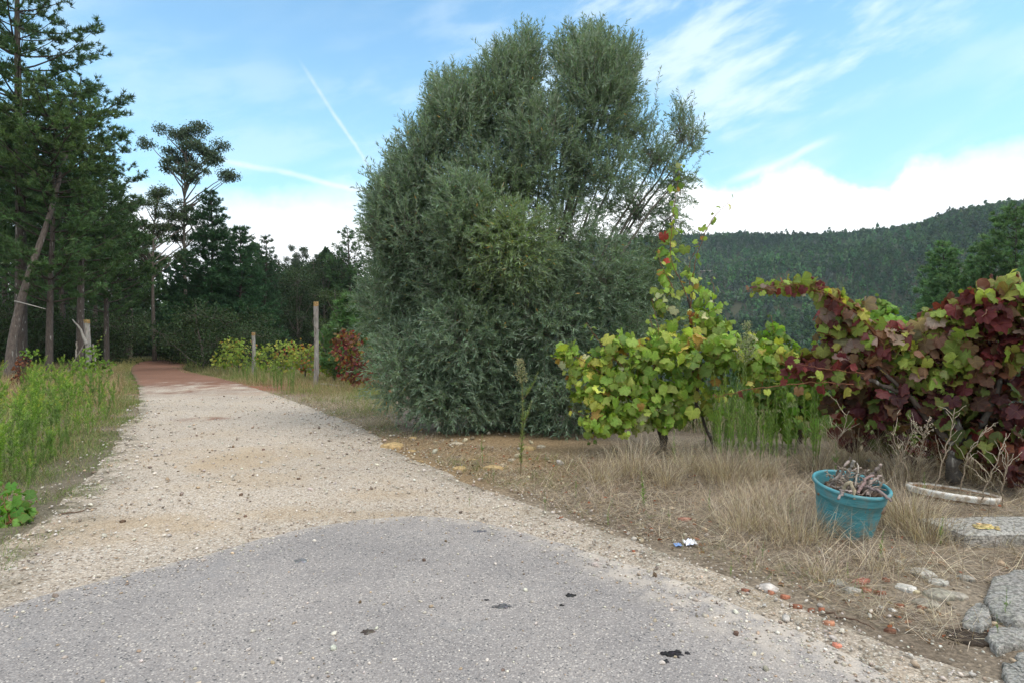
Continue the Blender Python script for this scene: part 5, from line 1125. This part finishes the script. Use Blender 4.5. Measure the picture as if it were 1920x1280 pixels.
def bucket():
    rs = RS(111); c = gpt(1597, 1004); c = c+[-.005, .10, -.02]; root = empty('bucket', c, R(10), 'worn blue plastic bucket filled with dry vine prunings', 'bucket'); root.rotation_euler = (R(9), R(3), 0); root.scale = (1.1, 1.1, 1.2)
    h = .35; a = Acc(); lathe(a, [(.0, .004), (.165, .004), (.172, .012), (.186, .10), (.204, .20), (.216, .27), (.2205, .272), (.222, .278), (.228, .315), (.232, .345)], 64, (.5, .5, .5)); lathe(a, [(.226, .344), (.222, .31), (.21, .26), (.18, .10), (.163, .018), (0, .018)], 64, (.5, .5, .5))
    a.build('body', plastic_mat('blue_plastic', (.045, .19, .225)), root, True)
    a = Acc(); lathe(a, [(.225, .343), (.228, .352), (.237, .356), (.246, .352), (.249, .343), (.247, .334), (.240, .331), (.2315, .334)], 64, (.5, .5, .5)); a.build('rim', bpy.data.materials['blue_plastic'], root, True)
    a = Acc(); n = 200; th = rs.uniform(0, 6.28, n); q = np.stack([np.cos(th)*.2*np.sqrt(rs.rand(n)), np.sin(th)*.2*np.sqrt(rs.rand(n)), rs.uniform(.24, .30, n)], 1)
    lathe(a, [(0, .29), (.1, .28), (.205, .25)], 24, (.07, .05, .04)); M = frames(rdir(rs, n), rs.uniform(0, 6, n))*rs.uniform(.02, .05, n)[:, None, None]; a.inst(ICO*np.array([1, 1, .35]), ICF, q, M, palette(rs, n, [(.16, .11, .08), (.1, .07, .05), (.24, .17, .12)]), kind='T'); a.build('bark_debris', M_twig, root)
    bpy.context.view_layer.update(); MW = np.array(root.matrix_world)
    def w(p): return (MW @ np.array([*p, 1]))[:3]
    g = 'dry vine prunings in the blue bucket'
    fixed = [([(-.15, -.12, .20), (-.13, -.16, .42), (-.11, -.19, .44), (-.10, -.22, .33)], .015, 'arched pale pruning hooked over the front left rim of the bucket'), ([(-.12, -.1, .3), (-.17, -.2, .37), (-.24, -.27, .345)], .012, 'pale pruning sticking out over the left rim of the bucket'), ([(.02, -.05, .35), (.08, -.2, .385), (.115, -.265, .345)], .012, 'thick pruning with a dark cut end resting on the front rim'),
             ([(-.13, .1, .25), (-.09, 0, .4), (-.02, .02, .52)], .013, 'brown pruning rising highest from the left of the bucket'), ([(.01, .1, .25), (.0, .05, .42), (.02, .04, .49)], .017, 'short stubby pruning standing near the middle of the bucket'), ([(-.02, -.12, .33), (.05, -.06, .41), (.13, -.03, .42)], .012, 'curved pruning lying across the middle of the bucket'), ([(.03, -.15, .33), (.1, -.05, .39), (.2, .0, .41)], .014, 'rough brown pruning lying along the right side of the bucket'), ([(.15, .1, .3), (.19, .05, .42), (.20, .02, .48)], .015, 'pale pruning with a bent tip at the right rim of the bucket')]
    for pts, r0, lab in fixed:
        a = Acc(); P = np.array([w(p) for p in pts]); u = np.linspace(0, len(P)-1, 11); P = np.stack([np.interp(u, range(len(P)), P[:, k]) for k in range(3)], 1)
        for _ in range(2): P[1:-1] = (P[:-2]+2*P[1:-1]+P[2:])/4
        P[1:-1] += rs.normal(0, .005, (9, 3)); a.tubes(P, np.linspace(r0, r0*.7, 11)*rs.uniform(.85, 1.2, 11), 7, jit(rs, (.27, .225, .19), 1, .2)); tag(a.build('vine_pruning', M_bark2, None, True), lab, 'pruning', g)
    for i in range(60):
        th = rs.uniform(0, 6.28); q = rs.uniform(.02, .18); p0 = np.array([q*math.cos(th), q*math.sin(th), rs.uniform(.27, .37)]); an = rs.uniform(0, 6.28); l = rs.uniform(.10, .26); p2 = p0+[math.cos(an)*l*.7, math.sin(an)*l*.7, rs.uniform(.0, .12)]
        f = math.hypot(p2[0], p2[1]); 
        if f > .21: p2[:2] *= .21/f
        a = Acc(); P = wig(rs, bez(w(p0), w((p0+p2)/2+rs.normal(0, .03, 3)+[0, 0, .03]), w(p2), 8), .005); r0 = rs.uniform(.003, .011); a.tubes(P, np.linspace(r0, r0*.6, 8), 6, palette(rs, 1, [(.27, .225, .19), (.17, .135, .11), (.22, .175, .14), (.34, .29, .245)])); tag(a.build('vine_pruning', M_bark2, None, True), 'thin twisted dry vine pruning heaped inside the blue bucket', 'pruning', g)
M_bark2 = solid('pruning_bark', bscale=40, stretch=(1, 1, 1), bump=.6)
bucket()
def slab(name, pts, h, label, cat, group=None, col=(.345, .33, .30), round_=.25, mat=None, seed=1, z0=-.05, dome=.25, tilt=0.):
    """an irregular stone from its outline on the ground (world x, y)"""
    rs = RS(seed); P = np.array(pts); n = 44; k = len(P); u = np.linspace(0, k, n, endpoint=False); i = u.astype(int); f = (u-i)[:, None]
    f = f*f*(3-2*f)*.5+f*.5; E = P[i % k]*(1-f)+P[(i+1) % k]*f; E += rs.normal(0, .004, E.shape); c = E.mean(0); base = float(H(*c))
    rings = [(1.0, z0), (1.02, h*.35), (.985, h*.78), (.93, h*.95), (.8, h), (.5, h*(1+dome)), (.2, h*(1+dome*1.15))]
    V = []
    for s, z in rings:
        q = c+(E-c)*s; V.append(np.stack([q[:, 0]-c[0], q[:, 1]-c[1], z+tilt*(q[:, 0]-c[0])+vnoise(q[:, 0], q[:, 1], 9, seed, 3)*h*.5*(s < 1)+rs.normal(0, h*.02, n)], 1))
    V = np.concatenate(V+[[[0, 0, h*(1+dome*1.2)]]]); m = len(rings)
    i, j = np.meshgrid(np.arange(m-1), np.arange(n), indexing='ij'); Q = np.stack([i*n+j, i*n+(j+1) % n, (i+1)*n+(j+1) % n, (i+1)*n+j], -1).reshape(-1, 4)
    T = [((m-1)*n+q, (m-1)*n+(q+1) % n, m*n) for q in range(n)]
    a = Acc(); a.add(V, Q, T, jit(rs, col, len(V), .06, .02)); o = a.build(name, mat or M_stone, None, True); o.location = (c[0], c[1], base); return tag(o, label, cat, group)
def shard(q, label, cat, group):
    q = np.array(q); c = q.mean(0); n = len(q); z = float(H(*c)); tx, ty = scr_rs.normal(0, .16, 2); h = .006
    def lay(s, dz): w = c+(q-c)*s; return np.stack([w[:, 0]-c[0], w[:, 1]-c[1], dz+(w[:, 0]-c[0])*tx+(w[:, 1]-c[1])*ty], 1)
    V = np.concatenate([lay(1., -.012), lay(1.03, h*.8), lay(.93, h+.004)]); j = np.arange(n); Q = np.concatenate([np.stack([j+k*n, (j+1) % n+k*n, (j+1) % n+(k+1)*n, j+(k+1)*n], 1) for k in (0, 1)])
    T = [(2*n, 2*n+k, 2*n+k+1) for k in range(1, n-1)]; a = Acc(); a.add(V, Q, T, jit(scr_rs, (.30, .13, .08), 1, .25)[0]); o = a.build('tile_shard', M_rock); o.location = (c[0], c[1], z+.008); tag(o, label, cat, group)
scr_rs = RS(14)
def px_poly(l): return [gpt(*p)[:2] for p in l]
def stonework():
    g = 'granite stones at the lower right corner'
    slab('granite_stone', px_poly([(1860, 1095), (1905, 1078), (1990, 1075), (2060, 1120), (2000, 1185), (1905, 1180), (1862, 1160), (1848, 1130)]), .05, 'largest speckled granite stone at the right edge', 'stone', g, seed=2, dome=.1)
    slab('granite_stone', px_poly([(1812, 1150), (1838, 1138), (1856, 1150), (1858, 1176), (1835, 1190), (1806, 1180)]), .035, 'small granite stone left of the largest one', 'stone', g, seed=3, dome=.15)
    slab('granite_stone', px_poly([(1862, 1185), (1900, 1186), (1960, 1195), (1950, 1222), (1905, 1218), (1868, 1230), (1848, 1205)]), .04, 'rounded granite stone just below the largest one', 'stone', g, seed=4, dome=.15)
    slab('granite_stone', px_poly([(1902, 1240), (1935, 1226), (1980, 1240), (1960, 1262), (1918, 1256)]), .035, 'grey granite stone between the rounded one and the corner', 'stone', g, seed=5, dome=.15)
    slab('granite_stone', px_poly([(1880, 1254), (1915, 1252), (1960, 1280), (1960, 1330), (1890, 1310)]), .04, 'granite stone cut by the bottom right corner', 'stone', g, seed=6, dome=.15)
    c = gpt(1830, 1195); slab('mud_hollow', [(c[0]+q*math.cos(t)*.16, c[1]+s*math.sin(t)*.1) for t, q, s in zip(np.linspace(0, 5.6, 8), (1, .8, 1.1, .9, 1, .8, 1.1, .9), (1, 1.1, .8, 1, .9, 1.1, .9, 1))], .012, 'damp dark earth patch beside the granite stones', 'mud', None, (.045, .033, .024), mat=M_rock, seed=7, dome=.05)['kind'] = 'stuff'
    A = gpt(1812, 1027); B = gpt(1762, 1003); z = A[2]; rs = RS(8)
    # the dressed slab: long block with worn edges
    root = empty('stone_slab', A, 0, 'long weathered granite slab with yellow lichen behind the straw at the right', 'stone slab'); ex = np.array([1., .06]); ex /= np.linalg.norm(ex); ey = np.array([-.18, 1.]); ey /= np.linalg.norm(ey); a = Acc()
    nx, ny, hh = 34, 12, .105; LX, LY = 1.15, .40
    u = np.linspace(0, 1, nx); v = np.linspace(0, 1, ny); U, Vv = np.meshgrid(u, v, indexing='ij'); X = U*LX; Y = Vv*LY
    ed = np.minimum(np.minimum(X, LX-X), np.minimum(Y, LY-Y)); Z = hh-.016*sstep(.03, 0, ed)+.012*vnoise(X, Y, 6, 3, 3)
    wx = X*ex[0]+Y*ey[0]; wy = X*ex[1]+Y*ey[1]; top = np.stack([wx, wy, Z], -1)
    i, j = np.meshgrid(np.arange(nx-1), np.arange(ny-1), indexing='ij'); Q = np.stack([i*ny+j, (i+1)*ny+j, (i+1)*ny+j+1, i*ny+j+1], -1).reshape(-1, 4); a.add(top, Q, None, jit(rs, (.42, .405, .37), nx*ny, .05, .01))
    rim = [(i, 0) for i in range(nx)]+[(nx-1, j) for j in range(1, ny)]+[(i, ny-1) for i in range(nx-2, -1, -1)]+[(0, j) for j in range(ny-2, 0, -1)]; n = len(rim); E = np.array([top[q] for q in rim]); cc = E[:, :2].mean(0)
    L = []
    for zz, s in ((1, 1.), (.7, 1.012), (.35, 1.006), (-.5, 1.01)):
        q = E.copy(); q[:, :2] = cc+(q[:, :2]-cc)*s+(rs.normal(0, .005, (n, 2)) if zz < 1 else 0); q[:, 2] = q[:, 2] if zz == 1 else hh*zz; L.append(q)
    i, j = np.meshgrid(np.arange(3), np.arange(n), indexing='ij'); Q = np.stack([i*n+j, (i+1)*n+j, (i+1)*n+(j+1) % n, i*n+(j+1) % n], -1).reshape(-1, 4); a.add(np.concatenate(L), Q, None, jit(rs, (.36, .34, .31), 4*n, .07, .01)); a.build('block', M_stone, root)
    a = Acc(); c = np.array([.27*ex[0]+.13*ey[0], .27*ex[1]+.13*ey[1], hh+.007]); k = 40; q = c+rs.normal(0, 1, (k, 3))*[.05, .03, .0015]; M = frames(rdir(rs, k)*[1, 1, .05], np.zeros(k))*rs.uniform(.01, .03, k)[:, None, None]; M[:, :, 2] *= .12
    a.inst(ICO, ICF, q, M, jit(rs, (.50, .40, .17), k, .15), kind='T'); a.build('lichen', M_rock, root)
    # white enamel ring half sunk in the straw
    a = Acc(); c = gpt(1786, 930); root = empty('basin_rim', c+[0, 0, .035], 0, 'white enamel ring with a rusty inside half sunk in the straw behind the slab', 'basin rim'); root.rotation_euler = (R(-4), R(5.5), 0); root.scale = (1, .93, 1)
    lathe(a, [(.352, -.03), (.370, .0), (.374, .012), (.367, .024), (.352, .028), (.338, .022), (.333, .012)], 72, (.74, .73, .69)); a.build('rim', solid('enamel', rough=.5, spec=.4, bump=.3, bscale=9, tint=(.33, .25, .18), tscale=9, lo=.46, hi=.58), root, True)
    a = Acc(); lathe(a, [(.333, .012), (.325, -.02), (.29, -.08), (.2, -.12)], 72, (.30, .17, .09)); a.build('inner_wall', M_rock, root, True)
    # loose rocks
    rs = RS(12)
    def rock(px, py, s, label, col, group, fl=.6, sx=1.):
        c = gpt(px, py); k = [(math.cos(t)*s*rs.uniform(.75, 1.1)*sx, math.sin(t)*s*rs.uniform(.7, 1.05)) for t in np.linspace(0, 6.28, 8)[:-1]]
        slab('rock', [(c[0]+x, c[1]+y) for x, y in k], s*fl*.62, label, 'rock', group, col, mat=M_rock, seed=int(px), dome=.3)
    g = 'ochre rocks on the bank under the olive'; oc = (.42, .30, .15)
    for (px, py, s, lab, sx) in ((738, 838, .14, 'biggest ochre rock at the left end of the bank', 1.3), (775, 822, .07, 'mossy ochre rock touching the lowest olive leaves', 1.), (862, 880, .085, 'rounded ochre rock lying nearest the gravel', 1.), (772, 846, .06, 'small ochre rock right of the biggest one', 1.3), (926, 878, .09, 'flat pale rock right of the rounded ochre one', 1.6), (855, 832, .06, 'pale chip at the foot of the olive foliage', 1.6), (990, 842, .1, 'ochre rock beside the lone brown weed', 1.), (1015, 838, .07, 'brown rock right behind the lone brown weed', 1.), (788, 865, .035, 'tiny ochre rock in the middle of the bank', 1.), (960, 862, .05, 'pale rock below the lone brown weed', 1.2), (885, 862, .045, 'small ochre rock between the two paler ones', 1.3)):
        rock(px, py, s, lab, oc if 'ochre' in lab else (.42, .36, .27), g, .55, sx)
    c = gpt(768, 873); a = Acc(); a.tubes(wig(rs, bez(gpt(765, 868)+[0, 0, .02], gpt(778, 872)+[0, 0, .03], gpt(796, 874)+[0, 0, .02], 6), .004), np.full(6, .011), 5, (.5, .43, .33)); tag(a.build('stick', M_wood, None, True), 'short pale stick on the ochre bank', 'stick')
    g = 'grey rocks in the dirt at the lower right'; gr = (.43, .41, .37)
    for (px, py, s, lab, c_, sx) in ((1700, 1104, .06, 'whitest rock in front of the straw', (.56, .54, .50), 1.), (1732, 1076, .075, 'grey rock behind the whitest one', gr, 1.), (1762, 1118, .085, 'mossy brown grey rock between the whitest one and the granite stones', (.27, .25, .20), 1.), (1738, 1135, .07, 'flat brown rock nearest the gravel edge', (.27, .24, .19), 1.1), (1760, 1092, .05, 'small pale flat rock beside the grey one', gr, 1.2), (1795, 1118, .06, 'dull rock left of the small granite stone', (.33, .30, .25), 1.), (1598, 1108, .05, 'pale half buried rock among the red tile shards', (.36, .34, .30), 1.2), (1570, 1093, .05, 'grey half buried rock left of the red tile shards', (.36, .34, .30), 1.2), (1812, 1085, .05, 'straw covered rock below the slab', (.33, .31, .27), 1.), (1672, 1143, .022, 'small white pebble in the gravel below the tile shards', (.66, .64, .6), 1.), (1655, 1138, .018, 'tiny pale pebble left of the small white one', (.6, .55, .48), 1.)):
        rock(px, py, s, lab, c_, g, .5, sx)
    # red tile shards
    g = 'broken red tile shards at the gravel edge'
    k = 0
    for (px, py, s) in ((1612, 1092, .05), (1662, 1088, .03), (1622, 1107, .035), (1648, 1112, .035), (1470, 1120, .026), (1446, 1112, .02), (1492, 1138, .032), (1555, 1170, .03), (1670, 1184, .028), (1568, 1212, .024), (1398, 1108, .02), (1282, 974, .05), (1520, 1146, .018), (1686, 1137, .025), (1540, 1144, .018), (1188, 1035, .016), (1050, 972, .03), (1728, 1140, .022)):
        c = gpt(px, py); th = rs.uniform(0, 6.28); q = [(c[0]+math.cos(th+t)*s*rs.uniform(.6, 1.15)*1.2, c[1]+math.sin(th+t)*s*rs.uniform(.5, 1.)) for t in (0, 1.4, 2.6, 3.6, 5.)]
        shard(q, ['flat', 'curved', 'chipped'][k % 3]+' red tile shard '+['in the straw left of the bucket' if px == 1282 else '', 'at the rim of the asphalt' if py > 1160 else ''][py > 1160], 'tile shard', g); k += 1
    for o in C.objects:
        if o.name.startswith('tile_shard'):
            big = max(o.dimensions[:2]) > .075; o['label'] = ('bigger' if big else 'small')+' broken red tile shard lying on the gravel edge below the bucket'
            if abs(o.location[0]-gpt(1282, 974)[0]) < .02: o['label'] = 'dark red tile shard in the dry grass behind the white paper scrap'
            if abs(o.location[0]-gpt(1050, 972)[0]) < .02: o['label'] = 'lone orange tile chip near the wiry weed under the olive'
scr_rs = RS(14)
def scraps():
    rs = scr_rs
    def crumple(px, py, sx, sy, col, label, name, cat, up=.05, stripe=None):
        c = gpt(px, py); n = 12; u = np.linspace(-1, 1, n); U, V = np.meshgrid(u, u, indexing='ij')
        Z = .012+up*np.abs(vnoise(U, V, 2.2, int(px), 2))*2.2+up*.2*(1-U**2); X = U*sx*(1+.3*vnoise(U, V, 1.5, 5))+.01*vnoise(U, V, 3, 8); Y = V*sy*(1+.3*vnoise(U, V, 1.5, 15)); a = Acc()
        i, j = np.meshgrid(np.arange(n-1), np.arange(n-1), indexing='ij'); Q = np.stack([i*n+j, (i+1)*n+j, (i+1)*n+j+1, i*n+j+1], -1).reshape(-1, 4)
        cc = jit(rs, col, n*n, .04, .01)
        if stripe is not None: k = (vnoise(U, V, 3, 77, 2).ravel() > .12); cc[k] = stripe
        a.add(np.stack([X, Y, Z], -1), Q, None, cc); o = a.build(name, M_paper, None); o.location = tuple(c); tag(o, label, cat)
    crumple(1294, 1022, .042, .05, (.78, .79, .82), 'crumpled white paper scrap at the edge of the straw', 'paper_scrap', 'litter', .04, (.55, .60, .75))
    crumple(1271, 1024, .026, .03, (.20, .32, .58), 'small flat blue scrap beside the white paper', 'plastic_scrap', 'litter', .01)
    crumple(1633, 868, .04, .04, (.14, .30, .42), 'blue plastic scrap in the straw behind the bucket', 'plastic_scrap', 'litter', .05)
    def stain(px, py, s, seed, col, label, stretch=1.6, k=9):
        """flattened tar spots: each stain is one thing of a few crusts"""
        r2 = RS(seed); c = gpt(px, py); a = Acc(); 
        for q in range(k):
            o = r2.normal(0, 1, 2)*[s*stretch, s*.55]; rr = s*(r2.uniform(.15, .5) if q else 1.15); o = o*.8 if q else o*0; n = 14; th = np.linspace(0, 2*pi, n, endpoint=False); R_ = rr*(1+r2.uniform(-.45, .45, n))
            x = o[0]+R_*np.cos(th)*1.3; y = o[1]+R_*np.sin(th); X = x+c[0]; Y = y+c[1]; b = road_z(X, Y)
            V = np.concatenate([np.stack([X, Y, b-.004], 1), np.stack([c[0]+o[0]+(X-c[0]-o[0])*.85, c[1]+o[1]+(Y-c[1]-o[1])*.85, b+.0045+.0005*q], 1), [[c[0]+o[0], c[1]+o[1], b.mean()+.006+.0005*q]]])
            j = np.arange(n); Q = np.stack([j, (j+1) % n, n+(j+1) % n, n+j], 1); T = np.stack([n+j, n+(j+1) % n, np.full(n, 2*n)], 1); a.add(V, Q, T, jit(r2, col, 2*n+1, .2))
        tag(a.build('tar_spot', M_rock, None, False, c), label, 'tar spot')
    stain(1265, 1230, .030, 1, (.022, .022, .024), 'blackest tar spot in the asphalt near the bottom of the view')
    stain(1247, 1245, .012, 2, (.03, .03, .032), 'small black tar blob just below the blackest spot', 1., 4)
    stain(940, 1140, .026, 3, (.11, .11, .115), 'oblong grey tar smear in the middle of the asphalt')
    stain(689, 1188, .022, 4, (.085, .07, .06), 'brownish tar spot left of the grey smear', .9)
    stain(1068, 1120, .018, 5, (.03, .03, .03), 'black broken tar spot right of the grey smear')
    stain(1053, 1138, .009, 6, (.03, .03, .03), 'tiny black spot under the broken one', 1., 4)
    stain(912, 1128, .008, 7, (.05, .05, .05), 'tiny dark spot just above the grey smear', 1., 4)
    stain(900, 999, .018, 8, (.14, .14, .15), 'faint dark crack spot near the far rim of the asphalt', 2.)
    stain(565, 1055, .03, 9, (.17, .17, .18), 'faint grey smear at the left rim of the asphalt', .6)
    # small dark droppings and pebbles on track and asphalt
    for i, (px, py) in enumerate(((334, 885), (339, 930), (230, 980), (452, 930), (460, 970), (330, 780), (560, 900), (420, 745), (393, 850), (675, 1133), (795, 1054), (836, 1018), (1228, 1083), (1380, 1193), (494, 845), (437, 840))):
        c = gpt(px, py); s = rs.uniform(.010, .02)*(1+.03*c[1]); a = Acc(); M = frames(rdir(rs, 1), np.zeros(1))*s; a.inst(ICO*np.array([1.2, 1, .7]), ICF, np.array([[c[0], c[1], float(road_z(c[0], c[1]))+s*.35]]), M, jit(rs, (.13, .085, .06), 1, .2), kind='T'); tag(a.build('dark_pebble', M_rock, None, False, c), 'little dark pebble lying on the road', 'pebble', 'dark pebbles strewn over the track and asphalt')
    # twigs on the road, dry stems behind the ring
    for k, (p, q, lab) in enumerate((((110, 968), (182, 957), 'dark twig on the gravel beside the broad green leaves'), ((1540, 1150), (1640, 1185), 'long thin twig on the gravel below the tile shards'))):
        a = Acc(); A = gpt(*p); B = gpt(*q); A[2] = road_z(A[0], A[1])+.012; B[2] = road_z(B[0], B[1])+.012; a.tubes(wig(rs, bez(A, (A+B)/2+[.02, .03, .01], B, 10), .006), np.linspace(.007, .003, 10), 5, (.13, .085, .06)); tag(a.build('twig', M_twig, None, True), lab, 'twig')
    g = 'dead bare stems in front of the burgundy vine'
    for i, (b, t, lab) in enumerate((((1670, 880), (1718, 790), 'dead stem leaning right behind the bucket'), ((1752, 905), (1790, 765), 'tall forked dead stem in front of the dark vine base'), ((1800, 900), (1850, 800), 'dead stem arching right with fine tips'), ((1560, 870), (1592, 770), 'fine upright dry stem behind the bucket'), ((1722, 880), (1735, 795), 'dead seed head stem with fluffy tips'), ((1835, 930), (1885, 835), 'thin dead stem rising from beside the white ring'), ((1710, 890), (1670, 810), 'dead stem leaning left above the bucket'), ((1880, 930), (1900, 850), 'dead stem at the right edge of the view'))):
        A = gpt(b[0], b[1]+22); Y = A[1]; a = Acc(); B = at(t[0], t[1], Y-.45); m = 12; P = wig(rs, bez(A, (A+B)/2+[rs.uniform(-.08, .08), 0, .06], B, m), .008); a.tubes(P, np.linspace(.0065, .0028, m), 5, (.38, .31, .235))
        fl = 'fluffy' in lab
        for q in range(9 if not fl else 22):
            s = P[rs.randint(4, m-1)]; an = rs.uniform(0, 6.28); L = rs.uniform(.08, .3) if not fl else rs.uniform(.05, .16); e = s+np.array([math.cos(an)*L*.7, math.sin(an)*L*.3, L*rs.uniform(.4, 1.)]); bb = wig(rs, bez(s, (s+e)/2+[0, 0, .02], e, 6), .005); a.tubes(bb, np.linspace(.0034, .0015, 6), 3, (.40, .34, .255))
            if fl: a.inst(ICO, ICF, e+rs.normal(0, .01, (7, 3)), np.repeat((np.eye(3)*.006)[None], 7, 0), jit(rs, (.42, .36, .27), 7, .15), kind='T')
        tag(a.build('dead_stem', M_twig, None, False, A), lab, 'dead stem', g)
def road_z(x, y):
    x = np.asarray(x, float); return H(x, y)+ROADZ+.002*y+.006*vnoise(x, y, .8, 2)-.012+.008*inside(ASPH, x, y)
M_paper = solid('paper', rough=.6, bump=.1)
stonework(); scraps()

def haze():
    m = bpy.data.materials.new('haze'); m.use_nodes = True; t = NT(m.node_tree); v = t.n('ShaderNodeVolumePrincipled'); v.inputs['Color'].default_value = (.72, .88, 1., 1); v.inputs['Density'].default_value = .00017; v.inputs['Anisotropy'].default_value = .2
    t.n('ShaderNodeOutputMaterial', i_Volume=v.outputs[0])
    a = Acc(); L = 1560; V = [(x, y, z) for z in (-75, 215) for y in (-L, L) for x in (-L, L)]; a.add(V, [(0, 2, 3, 1), (4, 5, 7, 6), (0, 1, 5, 4), (2, 6, 7, 3), (0, 4, 6, 2), (1, 3, 7, 5)]); tag(a.build('haze', m), kind='stuff')
haze()
